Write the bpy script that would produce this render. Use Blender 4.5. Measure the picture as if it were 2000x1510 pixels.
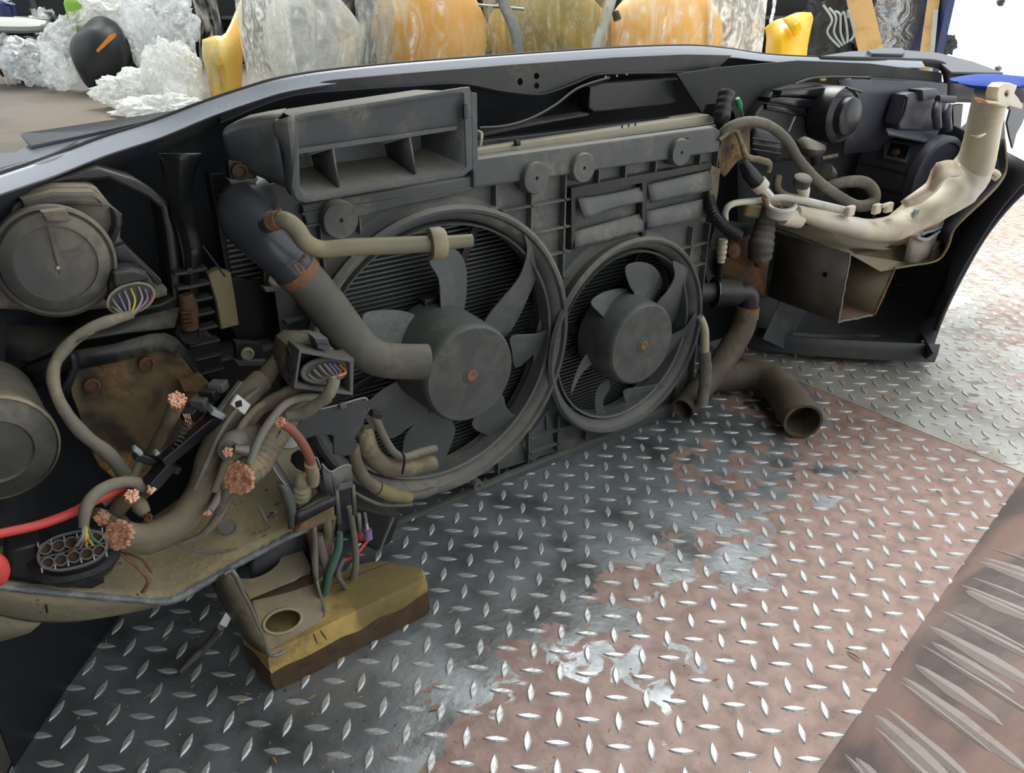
import bpy, bmesh, math, random
from math import sin, cos, tan, pi, radians, sqrt, atan2
from mathutils import Vector as V, Matrix, noise
random.seed(7)
for o in list(bpy.data.objects): bpy.data.objects.remove(o)
SC = bpy.context.scene; COL = SC.collection

# ---------------------------------------------------------------- camera
PITCH = radians(26.6); YAW = radians(35.6); FPX = 1560.0
CAM = V((-0.84868, -0.87845, 0.70))
FWD = V((sin(YAW), cos(YAW), 0)); RGT = V((cos(YAW), -sin(YAW), 0))
cd = bpy.data.cameras.new('camera'); cam = bpy.data.objects.new('camera', cd); COL.objects.link(cam)
cam.location = CAM; cam.rotation_euler = (radians(90) - PITCH, 0, -YAW)
cd.sensor_fit = 'HORIZONTAL'; cd.sensor_width = 36; cd.lens = 36 * FPX / 2000; cd.clip_start = .01; cd.clip_end = 200
SC.camera = cam
# ---------------------------------------------------------------- world: bright overcast sky
w = bpy.data.worlds.new('overcast_sky'); SC.world = w; w.use_nodes = True
nt = w.node_tree; bg = nt.nodes['Background']
tc = nt.nodes.new('ShaderNodeTexCoord'); sx = nt.nodes.new('ShaderNodeSeparateXYZ'); rp = nt.nodes.new('ShaderNodeValToRGB')
nt.links.new(tc.outputs['Generated'], sx.inputs[0]); nt.links.new(sx.outputs[2], rp.inputs[0]); nt.links.new(rp.outputs[0], bg.inputs[0])
rp.color_ramp.elements[0].position = 0.0; rp.color_ramp.elements[0].color = (.80, .84, .86, 1)
rp.color_ramp.elements[1].position = 0.9; rp.color_ramp.elements[1].color = (.93, .97, 1, 1)
bg.inputs[1].default_value = 0.78
sd = bpy.data.lights.new('soft_sun', 'SUN'); sd.energy = 2.0; sd.angle = radians(38); sd.color = (1, .99, .97)
so = bpy.data.objects.new('soft_sun', sd); COL.objects.link(so)
so.rotation_euler = V((-.38, -.72, -1)).to_track_quat('-Z', 'Y').to_euler()
SC.view_settings.view_transform = 'Standard'; SC.view_settings.look = 'None'; SC.view_settings.gamma = 1
SC.view_settings.use_curve_mapping = False; SC.view_settings.exposure = 1.08

# ---------------------------------------------------------------- pixel rays of the 2000x1510 frame
def ray(px, py):
    x = (px - 1000) / FPX; y = -(py - 755) / FPX
    return RGT * x + FWD * (cos(PITCH) + y * sin(PITCH)) + V((0, 0, -sin(PITCH) + y * cos(PITCH)))
def W(px, py, y): r = ray(px, py); return CAM + r * ((y - CAM.y) / r.y)          # on plane Y = y
def G(px, py, z=0.0): r = ray(px, py); return CAM + r * ((z - CAM.z) / r.z)      # on plane Z = z
def WX(px, py, x): r = ray(px, py); return CAM + r * ((x - CAM.x) / r.x)         # on plane X = x
def D(px, py, d): return CAM + ray(px, py) * d                                  # at optical depth d
def dep(P): d = P - CAM; return d.dot(FWD) * cos(PITCH) - d.z * sin(PITCH)
def on(px, py, p0, n): r = ray(px, py); return CAM + r * ((p0 - CAM).dot(n) / r.dot(n))
def T(L): return [W(*q) for q in L]
def crop(x0, y0, s): return lambda L: [(x0 + a[0] / s, y0 + a[1] / s) for a in L]

# ---------------------------------------------------------------- materials
def lin(c):
    if isinstance(c, str): c = [int(c[i:i+2], 16) / 255 for i in (0, 2, 4)]
    return tuple(((v / 12.92) if v <= .04045 else ((v + .055) / 1.055) ** 2.4) for v in c) + (1,)
def mat(name, base, rough=.5, metal=0, dust=None, amt=.35, scale=14, up=.5, bump=.15, bscale=160, spec=.5, alt=None, altamt=.5, altscale=5, trans=0, sss=0, spots=None):
    m = bpy.data.materials.new(name); m.use_nodes = True; N = m.node_tree.nodes; L = m.node_tree.links
    b = N['Principled BSDF']; b.inputs['Roughness'].default_value = rough; b.inputs['Metallic'].default_value = metal
    b.inputs['Specular IOR Level'].default_value = spec
    if trans: b.inputs['Transmission Weight'].default_value = trans
    if sss:
        b.inputs['Subsurface Weight'].default_value = sss; b.inputs['Subsurface Scale'].default_value = .02
    t = N.new('ShaderNodeTexCoord'); col = None
    def noi(s, d=5, dist=.3):
        n = N.new('ShaderNodeTexNoise'); n.inputs['Scale'].default_value = s; n.inputs['Detail'].default_value = d
        n.inputs['Distortion'].default_value = dist; L.new(t.outputs['Object'], n.inputs['Vector']); return n.outputs['Fac']
    def ramp(src, a, c):
        r = N.new('ShaderNodeMapRange'); r.inputs['From Min'].default_value = a; r.inputs['From Max'].default_value = c; r.clamp = True
        L.new(src, r.inputs['Value']); return r.outputs[0]
    def mix(f, A, B):
        x = N.new('ShaderNodeMix'); x.data_type = 'RGBA'
        if hasattr(f, 'links') or not isinstance(f, float): L.new(f, x.inputs[0])
        else: x.inputs[0].default_value = f
        for i, c in ((6, A), (7, B)):
            if isinstance(c, tuple): x.inputs[i].default_value = c
            else: L.new(c, x.inputs[i])
        return x.outputs[2]
    col = lin(base)
    if alt: col = mix(ramp(noi(altscale, 6, .6), .62 - altamt * .35, .72 - altamt * .3), col, lin(alt))
    if dust:
        f0 = ramp(noi(scale, 8, .5), .74 - amt * .7, .92 - amt * .35); fm = N.new('ShaderNodeMath'); fm.operation = 'MULTIPLY'; L.new(f0, fm.inputs[0])
        fq = N.new('ShaderNodeMapRange'); fq.inputs['From Min'].default_value = .35; fq.inputs['From Max'].default_value = .62; fq.inputs['To Min'].default_value = .25; fq.inputs['To Max'].default_value = 1.25
        L.new(noi(scale * 9, 6, .8), fq.inputs['Value']); L.new(fq.outputs[0], fm.inputs[1]); f = fm.outputs[0]
        g = N.new('ShaderNodeNewGeometry'); s = N.new('ShaderNodeSeparateXYZ'); L.new(g.outputs['Normal'], s.inputs[0])
        u = ramp(s.outputs[2], .1, 1.0)
        mu = N.new('ShaderNodeMath'); mu.operation = 'MULTIPLY'; L.new(u, mu.inputs[0]); mu.inputs[1].default_value = up
        ad = N.new('ShaderNodeMath'); ad.operation = 'ADD'; ad.use_clamp = True; L.new(f, ad.inputs[0]); L.new(mu.outputs[0], ad.inputs[1])
        m2 = N.new('ShaderNodeMath'); m2.operation = 'MULTIPLY'; m2.inputs[1].default_value = min(1, .45 + amt); L.new(ad.outputs[0], m2.inputs[0])
        col = mix(m2.outputs[0], col, lin(dust))
        rr = N.new('ShaderNodeMapRange'); rr.inputs['To Min'].default_value = rough; rr.inputs['To Max'].default_value = min(.95, rough + .35)
        L.new(m2.outputs[0], rr.inputs['Value']); L.new(rr.outputs[0], b.inputs['Roughness'])
    if spots: col = mix(ramp(noi(90, 3, 0), .66, .72), col, lin(spots))
    if isinstance(col, tuple): b.inputs['Base Color'].default_value = col
    else: L.new(col, b.inputs['Base Color'])
    if bump:
        bp = N.new('ShaderNodeBump'); bp.inputs['Strength'].default_value = bump; bp.inputs['Distance'].default_value = .002
        L.new(noi(bscale, 4, 0), bp.inputs['Height']); L.new(bp.outputs[0], b.inputs['Normal'])
    return m
M = {}
M['plastic'] = mat('dusty_black_plastic', '1d2021', .42, dust='6b6759', amt=.30, scale=11, up=.45)
M['shroud'] = mat('dusty_grey_black_plastic', '4d5152', .5, dust='908d80', amt=.34, scale=9, up=.75)
M['blade'] = mat('fan_blade_plastic', '555a5b', .45, dust='82827a', amt=.4, scale=9, up=.3)
M['duct'] = mat('duct_plastic', '494e52', .45, dust='8f8b7c', amt=.35, scale=16, up=.8)
M['black'] = mat('clean_black_plastic', '15171a', .35, dust='3a3a36', amt=.2, scale=8, up=.15)
M['liner'] = mat('dark_inner_skin', '2b2e33', .5, dust='4a4844', amt=.25, scale=6, up=.3)
M['lampbk'] = mat('lamp_housing_plastic', '2a2b30', .33, dust='55534c', amt=.25, scale=7, up=.25)
M['lampcap'] = mat('dusty_lamp_cap_rubber', '444443', .55, dust='918a79', amt=.42, scale=7, up=.7)
M['lampbrn'] = mat('dusty_lamp_body', '4d4b48', .45, dust='a1957c', amt=.5, scale=6, up=.85)
M['hose'] = mat('dusty_hose_rubber', '51514b', .6, dust='878171', amt=.5, scale=7, up=.35, bump=.12)
M['hosedk'] = mat('elbow_plastic', '3d434a', .3, dust='5d5c56', amt=.3, scale=6, up=.25)
M['pipe'] = mat('beige_grey_pipe', '7b7865', .5, dust='9c8f6c', amt=.45, scale=12, up=.4)
M['foam'] = mat('beige_foam_block', '8a805c', .8, dust='6b5f3e', amt=.4, scale=25, up=.2)
M['loom'] = mat('dusty_loom_tape', '645d50', .75, dust='a39476', amt=.5, scale=16, up=.45, bump=.5, bscale=120)
M['loomgr'] = mat('grey_loom_tape', '716e63', .7, dust='a4987c', amt=.4, scale=16, up=.4, bump=.4)
M['cable'] = mat('grey_green_cable', '85857a', .55, dust='a29a84', amt=.3, scale=14, up=.3)
M['copper'] = mat('cut_copper', 'eebc9c', .4, .35, bump=.8, bscale=420, alt='c98a66', altscale=160, altamt=.3)
M['redcab'] = mat('red_cable', 'd04a44', .42, bump=.1)
M['pinkcab'] = mat('faded_red_cable', '935a50', .6, dust='8a6a55', amt=.3, up=.3)
M['tray'] = mat('dusty_grey_tray', '8a8672', .75, dust='b0a27c', amt=.5, scale=10, up=.55, bump=.5, spots='6a4f2f')
M['traygr'] = mat('grey_box_plastic', '5b5d5e', .5, dust='8a8371', amt=.35, scale=14, up=.4)
M['cutedge'] = mat('fresh_cut_edge', '9aa0a4', .5, bump=.5)
M['steel'] = mat('weathered_steel', '7d7b76', .45, .55, dust='6b6250', amt=.4, scale=8, up=.3, alt='565550', altscale=4)
M['galv'] = mat('galvanised_sheet', '88847a', .5, .2, dust='a08f6c', amt=.5, scale=9, up=.4, alt='5c5346')
M['rust'] = mat('rusty_steel', '3d352c', .7, .2, dust='8a5a34', amt=.5, scale=14, up=.3, bump=.6, bscale=90)
M['rustplate'] = mat('rusty_dirt_plate', '6e5e44', .85, dust='b88c54', amt=.42, scale=16, up=.2, alt='3b342c', altscale=14, bump=.8, bscale=70)
M['rustclip'] = mat('rusty_clamp', '7c5f47', .6, .4, dust='a8825e', amt=.5, scale=40, up=.2, bump=.5)
M['alu'] = mat('dusty_aluminium', 'b3ae98', .5, .35, dust='8d866c', amt=.35, scale=12, up=.2)
M['fin'] = mat('radiator_fin', '6f7472', .4, .5, dust='5b5848', amt=.2, scale=18, up=.1)
M['edge'] = mat('grey_painted_edge', 'b2b7c0', .36, .2, dust='8d8c88', amt=.25, scale=3, up=.25, spec=.6)
M['paint'] = mat('dark_grey_paint', '4a4e57', .3, .4, dust='77787a', amt=.25, scale=3, up=.4)
M['seal'] = mat('black_rubber_seal', '0b0c0d', .6)
M['white'] = mat('milky_tank_plastic', 'd9d3bd', .42, dust='a08050', amt=.42, scale=7, up=.05, alt='cfcabc', sss=.25, bump=.08)
M['whiteclean'] = mat('white_plastic', 'd8d8d2', .4, bump=.05)
M['blue'] = mat('blue_paint', '003a9c', .6, 0, bump=.03, spec=.2)
M['wood'] = mat('dirty_yellow_wood', 'cfae66', .8, dust='6f6444', amt=.45, scale=12, up=.1, alt='8a784a', altscale=9, bump=.7, bscale=60)
M['bark'] = mat('wood_bark', '59452f', .9, dust='362a1f', amt=.45, scale=40, up=0, bump=1, bscale=60)
M['lumber'] = mat('pale_lumber', 'bd9a63', .7, dust='8d6c3c', amt=.35, scale=12, up=0, bump=.4)
M['amber'] = mat('amber_plastic', 'e0861c', .4, bump=0)
M['orange'] = mat('orange_bodywork', 'f2b055', .35, dust='f7dfae', amt=.5, scale=2.2, up=.35, bump=.05, bscale=20)
M['yellow'] = mat('yellow_bodywork', 'e6b400', .35, dust='f0c72e', amt=.3, scale=3, up=.2, bump=.04)
M['bgyel'] = mat('yellowish_part', 'b59a3c', .45, dust='6c6a5c', amt=.5, scale=6, up=.2)
M['bgdark'] = mat('background_dark_part', '17191b', .5, dust='33342f', amt=.3, scale=4, up=.3)
M['bggrey'] = mat('background_grey_part', '8d938c', .4, dust='b5b5a8', amt=.3, scale=4, up=.3)
M['green'] = mat('green_tape', '4a7263', .6, dust='5c7a66', amt=.3)
M['leaf'] = mat('green_plastic', '84b43c', .5)
M['purple'] = mat('violet_wire', '8f7aa8', .5, bump=0)
M['yelwire'] = mat('yellow_wire', 'cdbb3a', .5, bump=0)
M['brnwire'] = mat('brown_wire', '6a4630', .6)
M['greywire'] = mat('grey_wire', 'a39c92', .5, bump=0)
M['rustst'] = mat('strut_steel', '16191b', .35, .2, dust='4b4740', amt=.3, scale=8, up=.2)
M['cutsteel'] = mat('bare_cut_steel_edge', '85867f', .45, .5, dust='7a7463', amt=.3, scale=30, up=.2, bump=.4)
M['rustdk'] = mat('dark_rusty_sheet', '3a2d20', .8, dust='6b4c2c', amt=.4, scale=20, up=.1, bump=.5)
M['traydust2'] = mat('dusty_box_plastic', '55524a', .6, dust='8a826c', amt=.5, scale=12, up=.6)
M['plgrey'] = mat('mid_grey_plastic', '3f4346', .45, dust='66645c', amt=.3, scale=9, up=.3)
M['foamc'] = mat('beige_plastic_collar', '958c70', .55, dust='84795a', amt=.35, scale=20, up=.1)
M['gloss'] = mat('glossy_black_plastic', '15171a', .16, dust='3c3d3a', amt=.15, scale=6, up=.15, bump=.05)
M['pocket'] = mat('slate_black_plastic', '484953', .42, dust='62626a', amt=.25, scale=6, up=.35)
M['rustwall'] = mat('rusty_inner_wall', '5a4236', .7, dust='7a5636', amt=.4, scale=30, up=.1)
M['yelwall'] = mat('yellow_grey_inner_wall', '77705a', .6, .2, dust='8a7a4a', amt=.4, scale=14, up=.1)
M['hosebr'] = mat('brown_grey_hose', '4a443d', .62, dust='83765f', amt=.5, scale=8, up=.35)
M['whitedirty'] = mat('off_white_pipe', 'c4c4b4', .4, dust='8d8b76', amt=.3, scale=18, up=.0)
M['bluegrey'] = mat('blue_grey_cut_rim', '7d97a3', .5, bump=.6)
M['greenb'] = mat('bright_green_tape', '16845c', .5)
M['bgshelf'] = mat('rack_grey', '3d403f', .5, .2, dust='55564f', amt=.3)
M['bgblk'] = mat('matt_black_bumper', '24282a', .5, dust='3c3d38', amt=.3, scale=3, up=.2)
M['bgbrn'] = mat('dark_brown_part', '2c2414', .6, dust='5c4726', amt=.3, scale=5)
M['bluedk'] = mat('dark_blue_part', '1c2c58', .4)
M['yelgreen'] = mat('yellow_green_part', 'e8ae3c', .4, dust='8fae62', amt=.5, scale=3.5, up=0)
M['traycut'] = mat('cut_tray_edge', '74787b', .6, dust='b0b2ae', amt=.4, scale=60, up=0, bump=.6)
M['litter'] = mat('grit_and_chips', 'b08a5c', .8)

def film(name, tint, alpha, bscale=9, bstr=1.0, rough=.12, milk=.5):
    m = bpy.data.materials.new(name); m.use_nodes = True; N = m.node_tree.nodes; L = m.node_tree.links; N.clear()
    out = N.new('ShaderNodeOutputMaterial'); t = N.new('ShaderNodeTexCoord')
    n = N.new('ShaderNodeTexNoise'); n.inputs['Scale'].default_value = bscale; n.inputs['Detail'].default_value = 3.2; n.inputs['Distortion'].default_value = 1.2
    L.new(t.outputs['Object'], n.inputs['Vector'])
    bp = N.new('ShaderNodeBump'); bp.inputs['Strength'].default_value = bstr; bp.inputs['Distance'].default_value = .06; L.new(n.outputs['Fac'], bp.inputs['Height'])
    g = N.new('ShaderNodeBsdfGlossy'); g.inputs['Roughness'].default_value = rough; g.inputs['Color'].default_value = (.95, .97, 1, 1); L.new(bp.outputs[0], g.inputs['Normal'])
    d = N.new('ShaderNodeBsdfDiffuse'); d.inputs['Color'].default_value = lin(tint); L.new(bp.outputs[0], d.inputs['Normal'])
    tr = N.new('ShaderNodeBsdfTranslucent'); tr.inputs['Color'].default_value = lin(tint); L.new(bp.outputs[0], tr.inputs['Normal'])
    a = N.new('ShaderNodeMixShader'); a.inputs[0].default_value = .5; L.new(d.outputs[0], a.inputs[1]); L.new(tr.outputs[0], a.inputs[2])
    c = N.new('ShaderNodeMixShader'); c.inputs[0].default_value = 1 - milk; L.new(a.outputs[0], c.inputs[1]); L.new(g.outputs[0], c.inputs[2])
    tp = N.new('ShaderNodeBsdfTransparent'); tp.inputs['Color'].default_value = (.93, .95, .95, 1)
    n2 = N.new('ShaderNodeTexNoise'); n2.inputs['Scale'].default_value = bscale * .8; n2.inputs['Detail'].default_value = 5; n2.inputs['Distortion'].default_value = 2.5
    L.new(t.outputs['Object'], n2.inputs['Vector'])
    r = N.new('ShaderNodeMapRange'); r.inputs['From Min'].default_value = .42; r.inputs['From Max'].default_value = .62
    r.inputs['To Min'].default_value = max(0, alpha - .22); r.inputs['To Max'].default_value = min(1, alpha + .3); L.new(n2.outputs['Fac'], r.inputs['Value'])
    e = N.new('ShaderNodeMixShader'); L.new(r.outputs[0], e.inputs[0]); L.new(tp.outputs[0], e.inputs[1]); L.new(c.outputs[0], e.inputs[2]); L.new(e.outputs[0], out.inputs[0])
    return m
M['film'] = film('clear_plastic_film', 'eef0ef', .48, 8, .5, .2, .74)
M['filmw'] = film('milky_plastic_film', 'f2f2ec', .66, 10, .5, .22, .8)
M['filmg'] = film('dusty_plastic_film', 'c6c7c0', .7, 5, .4, .3, .85)
M['filmthin'] = film('thin_plastic_film', 'ece8dc', .16, 4, .4, .14, .6)

M['filmg2'] = film('yellow_streaked_film', 'b3ab84', .55, 6, .6, .3, .8)
M['filmdk'] = film('grey_film_on_dark', '6f6f6c', .9, 7, .8, .25, .7)
# ---------------------------------------------------------------- objects
def finish(name, me, m, parent=None, smooth=True, bevel=0, kind=None):
    me.name = name
    if m is not None:
        me.materials.clear(); me.materials.append(M[m] if isinstance(m, str) else m)
    for p in me.polygons: p.use_smooth = smooth
    o = bpy.data.objects.new(name, me); COL.objects.link(o)
    if parent: o.parent = parent
    if smooth:
        try: me.set_sharp_from_angle(angle=radians(38))
        except Exception: pass
    if bevel:
        b = o.modifiers.new('bevel', 'BEVEL'); b.width = bevel; b.segments = 2; b.limit_method = 'ANGLE'; b.angle_limit = radians(35)
        b.harden_normals = False
    if kind: o['kind'] = kind
    return o
def tag(o, label, cat, group=None, kind=None):
    o['label'] = label
    if cat: o['category'] = cat
    if group: o['group'] = group
    if kind: o['kind'] = kind
    return o
def thing(name, label, cat, group=None):
    o = bpy.data.objects.new(name, None); COL.objects.link(o); o.empty_display_size = .05
    return tag(o, label, cat, group)
def solid(name, verts, faces, m, parent=None, thick=0, smooth=True, bevel=0, offset=0, kind=None, subd=0):
    me = bpy.data.meshes.new(name); me.from_pydata([tuple(v) for v in verts], [], faces); me.update()
    bm = bmesh.new(); bm.from_mesh(me); bmesh.ops.recalc_face_normals(bm, faces=bm.faces); bm.to_mesh(me); bm.free()
    o = finish(name, me, m, parent, smooth, 0, kind)
    if subd:
        s = o.modifiers.new('subd', 'SUBSURF'); s.levels = subd; s.render_levels = subd
    if thick:
        s = o.modifiers.new('solidify', 'SOLIDIFY'); s.thickness = thick; s.offset = offset
    if bevel:
        b = o.modifiers.new('bevel', 'BEVEL'); b.width = bevel; b.segments = 2; b.limit_method = 'ANGLE'; b.angle_limit = radians(40)
    return o
def catmull(P, n=6, closed=False):
    if len(P) < 3: return [P[0].lerp(P[-1], i / n) for i in range(n + 1)]
    out = []
    k = len(P)
    for i in range(k if closed else k - 1):
        if closed: a, b, c, d = P[(i-1) % k], P[i], P[(i+1) % k], P[(i+2) % k]
        else: a, b, c, d = P[max(i-1, 0)], P[i], P[i+1], P[min(i+2, k-1)]
        for j in range(n):
            t = j / n
            out.append(.5 * ((2*b) + (c - a)*t + (2*a - 5*b + 4*c - d)*t*t + (3*b - a - 3*c + d)*t**3))
    if not closed: out.append(P[-1].copy())
    return out
def lerp_list(R, n, cnt):
    out = []
    for i in range(len(R) - 1):
        for j in range(n): out.append(R[i] + (R[i+1] - R[i]) * j / n)
    out.append(R[-1]); return out[:cnt] if len(out) >= cnt else out + [R[-1]] * (cnt - len(out))
def tube_geo(P, R, seg=14, cap=(True, True), squash=1.0):
    vs, fs = [], []; t0 = (P[1] - P[0]).normalized()
    up = V((0, 0, 1)) if abs(t0.z) < .9 else V((1, 0, 0)); x = t0.cross(up).normalized(); y = x.cross(t0).normalized()
    for i, p in enumerate(P):
        t = (P[min(i+1, len(P)-1)] - P[max(i-1, 0)])
        t = t.normalized() if t.length > 1e-9 else t0
        q = t0.rotation_difference(t); x = (q @ x); y = (q @ y); t0 = t
        for k in range(seg):
            a = 2*pi*k/seg; vs.append(p + x*(cos(a)*R[i]) + y*(sin(a)*R[i]*squash))
    n = len(P)
    for i in range(n-1):
        for k in range(seg): fs.append((i*seg+k, i*seg+(k+1) % seg, (i+1)*seg+(k+1) % seg, (i+1)*seg+k))
    if cap[0]: fs.append(tuple(range(seg-1, -1, -1)))
    if cap[1]: fs.append(tuple((n-1)*seg+k for k in range(seg)))
    return vs, fs
def tube(name, P, r, m, parent=None, n=6, seg=14, hollow=None, corr=0, pitch=.006, wob=0, squash=1.0, px=True, wall=.12, raw=False):
    """tube through world points; r scalar/list, in photo pixels at that depth when px"""
    R = list(r) if isinstance(r, (list, tuple)) else [r] * len(P)
    if px: R = [a * dep(p) / FPX for a, p in zip(R, P)]
    Q = P if raw else catmull(P, n); RR = R if raw else lerp_list(R, n, len(Q))
    if corr or wob:                                     # resample by length
        L = [0]
        for i in range(1, len(Q)): L.append(L[-1] + (Q[i] - Q[i-1]).length)
        step = pitch / 4 if corr else .005; N2 = max(4, int(L[-1] / step)); q2, r2 = [], []; j = 0
        for i in range(N2 + 1):
            s = L[-1] * i / N2
            while j < len(L) - 2 and L[j+1] < s: j += 1
            f = (s - L[j]) / max(1e-9, L[j+1] - L[j]); q2.append(Q[j].lerp(Q[j+1], f)); rr = RR[j] + (RR[j+1] - RR[j]) * f
            if corr: rr *= 1 + corr * (1 if (i % 4) in (1, 2) else -.6)
            if wob: rr *= 1 + wob * noise.noise(V((s*70, R[0]*900, P[0].x*10))) + wob * .7 * ((s*38) % 1 - .5)
            r2.append(rr)
        Q, RR = q2, r2
    c = [True, True]
    if hollow in ('start', 'both'): c[0] = False
    if hollow in ('end', 'both'): c[1] = False
    vs, fs = tube_geo(Q, RR, seg, c, squash)
    if hollow:                                          # inner wall a few rings deep
        for end in ([0] if hollow == 'start' else [1] if hollow == 'end' else [0, 1]):
            idx = list(range(0, min(len(Q), 14))) if end == 0 else list(range(len(Q)-1, max(-1, len(Q)-15), -1))
            ring0 = (0 if end == 0 else (len(Q)-1)*seg); prev = list(range(ring0, ring0+seg))
            for ii in idx:
                base = len(vs)
                for k in range(seg): vs.append(Q[ii] + (vs[ii*seg+k] - Q[ii]) * (1 - wall))
                cur = list(range(base, base+seg))
                for k in range(seg): fs.append((prev[k], prev[(k+1) % seg], cur[(k+1) % seg], cur[k]))
                prev = cur
            fs.append(tuple(prev))
    return solid(name, vs, fs, m, parent)
def frame(axis):
    a = axis.normalized(); u = a.orthogonal().normalized(); return u, a.cross(u), a
def lathe(name, c, axis, prof, m, parent=None, seg=40, bevel=0, squash=1, wobble=0):
    """prof: list of (radius, height along axis); closed with caps"""
    if abs(axis.normalized().z) < .95:
        a = axis.normalized(); u = V((0, 0, 1)).cross(a).normalized(); v = a.cross(u)
    else: u, v, a = frame(axis)
    vs, fs = [], []
    for r, h in prof:
        for k in range(seg):
            t = 2*pi*k/seg; rr = r*(1 + wobble*noise.noise(V((cos(t)*2, sin(t)*2, h*30 + c.x*9)))); vs.append(c + u*cos(t)*rr + v*sin(t)*rr*squash + a*h)
    n = len(prof)
    for i in range(n-1):
        for k in range(seg): fs.append((i*seg+k, i*seg+(k+1) % seg, (i+1)*seg+(k+1) % seg, (i+1)*seg+k))
    fs.append(tuple(range(seg-1, -1, -1))); fs.append(tuple((n-1)*seg+k for k in range(seg)))
    return solid(name, vs, fs, m, parent, bevel=bevel)
def ringmesh(name, c, axis, prof, m, parent=None, seg=64):
    """closed profile loop swept round the axis (no caps): bands, rims"""
    a = axis.normalized(); u = V((0, 0, 1)).cross(a).normalized() if abs(a.z) < .95 else a.orthogonal().normalized(); v = a.cross(u); n = len(prof)
    vs = [c + u*cos(2*pi*k/seg)*r + v*sin(2*pi*k/seg)*r + a*h for k in range(seg) for r, h in prof]
    fs = [(k*n+i, k*n+(i+1) % n, ((k+1) % seg)*n+(i+1) % n, ((k+1) % seg)*n+i) for k in range(seg) for i in range(n)]
    return solid(name, vs, fs, m, parent)
def box(name, c, d, m, parent=None, rot=None, bevel=.0015, taper=1):
    vs = [V((sx*d[0]/2*(taper if sz > 0 else 1), sy*d[1]/2*(taper if sz > 0 else 1), sz*d[2]/2)) for sz in (-1, 1) for sy in (-1, 1) for sx in (-1, 1)]
    if rot is not None:
        Rm = rot if isinstance(rot, Matrix) else Matrix.Rotation(rot[2], 3, 'Z') @ Matrix.Rotation(rot[1], 3, 'Y') @ Matrix.Rotation(rot[0], 3, 'X')
        vs = [Rm @ v for v in vs]
    vs = [v + V(c) for v in vs]
    return solid(name, vs, [(0,2,3,1),(4,5,7,6),(0,1,5,4),(2,6,7,3),(0,4,6,2),(1,3,7,5)], m, parent, bevel=bevel)
def axes(px0, px1, up=None):
    """rotation matrix with local X from world point px0 to px1, local Z near up"""
    x = (px1 - px0).normalized(); up = up or V((0, 0, 1)); y = up.cross(x).normalized(); z = x.cross(y)
    return Matrix((x, y, z)).transposed()
def polyslab(name, loops, n, t, m, parent=None, bevel=.0008, kind=None):
    """loops of coplanar world points (first outer, rest holes), thickness t along n (n points away from the loops' face)"""
    n = n.normalized(); o0 = loops[0][0]; ex = (loops[0][1] - o0).normalized(); ey = n.cross(ex)
    cu = bpy.data.curves.new(name, 'CURVE'); cu.dimensions = '2D'; cu.fill_mode = 'BOTH'; cu.extrude = max(t/2 - bevel, .0001); cu.bevel_depth = bevel; cu.bevel_resolution = 1; cu.offset = -bevel
    for lp in loops:
        s = cu.splines.new('POLY'); s.points.add(len(lp)-1); s.use_cyclic_u = True
        for i, p in enumerate(lp): d = p - o0; s.points[i].co = (d.dot(ex), d.dot(ey), 0, 1)
    ob = bpy.data.objects.new(name, cu); COL.objects.link(ob)
    dg = bpy.context.evaluated_depsgraph_get(); me = bpy.data.meshes.new_from_object(ob.evaluated_get(dg)); bpy.data.objects.remove(ob); bpy.data.curves.remove(cu)
    X = Matrix((ex, ey, n)).transposed().to_4x4(); X.translation = o0 + n*(t/2); me.transform(X)
    return finish(name, me, m, parent, True, 0, kind)
def pslab(name, pts, y, t, m, parent=None, holes=(), bevel=.0008):
    """plate parallel to the radiator: outline in photo pixels at plane Y=y, thickness t away from the camera"""
    return polyslab(name, [[W(a, b, y) for a, b in pts]] + [[W(a, b, y) for a, b in h] for h in holes], V((0, 1, 0)), t, m, parent, bevel)
def oslab(name, pts, p0, n, t, m, parent=None, holes=(), bevel=.0008):
    if n.dot(ray(*pts[0])) < 0: n = -n
    return polyslab(name, [[on(a, b, p0, n) for a, b in pts]] + [[on(a, b, p0, n) for a, b in h] for h in holes], n, t, m, parent, bevel)
def ell(cx, cy, rx, ry, rot=0, k=28):
    return [(cx + cos(a)*rx*cos(rot) - sin(a)*ry*sin(rot), cy + cos(a)*rx*sin(rot) + sin(a)*ry*cos(rot)) for a in [2*pi*i/k for i in range(k)]]
def loft(name, rows, m, parent=None, thick=.002, sub=1, world=False, closed=False, subd=0, offset=0):
    R = [[p if world else W(*p) for p in r] for r in rows]
    if sub > 1:
        R = [catmull(r, sub) for r in R]
        cols = [catmull([R[i][j] for i in range(len(R))], sub) if len(R) > 2 else [R[0][j].lerp(R[1][j], k/1) for k in (0, 1)] for j in range(len(R[0]))]
        R = [[cols[j][i] for j in range(len(cols))] for i in range(len(cols[0]))]
    nr, nc = len(R), len(R[0]); vs = [p for r in R for p in r]
    fs = [(i*nc+j, i*nc+(j+1) % nc, (i+1)*nc+(j+1) % nc, (i+1)*nc+j) for i in range(nr-1) for j in range(nc if closed else nc-1)]
    return solid(name, vs, fs, m, parent, thick=thick, subd=subd, offset=offset)
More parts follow.
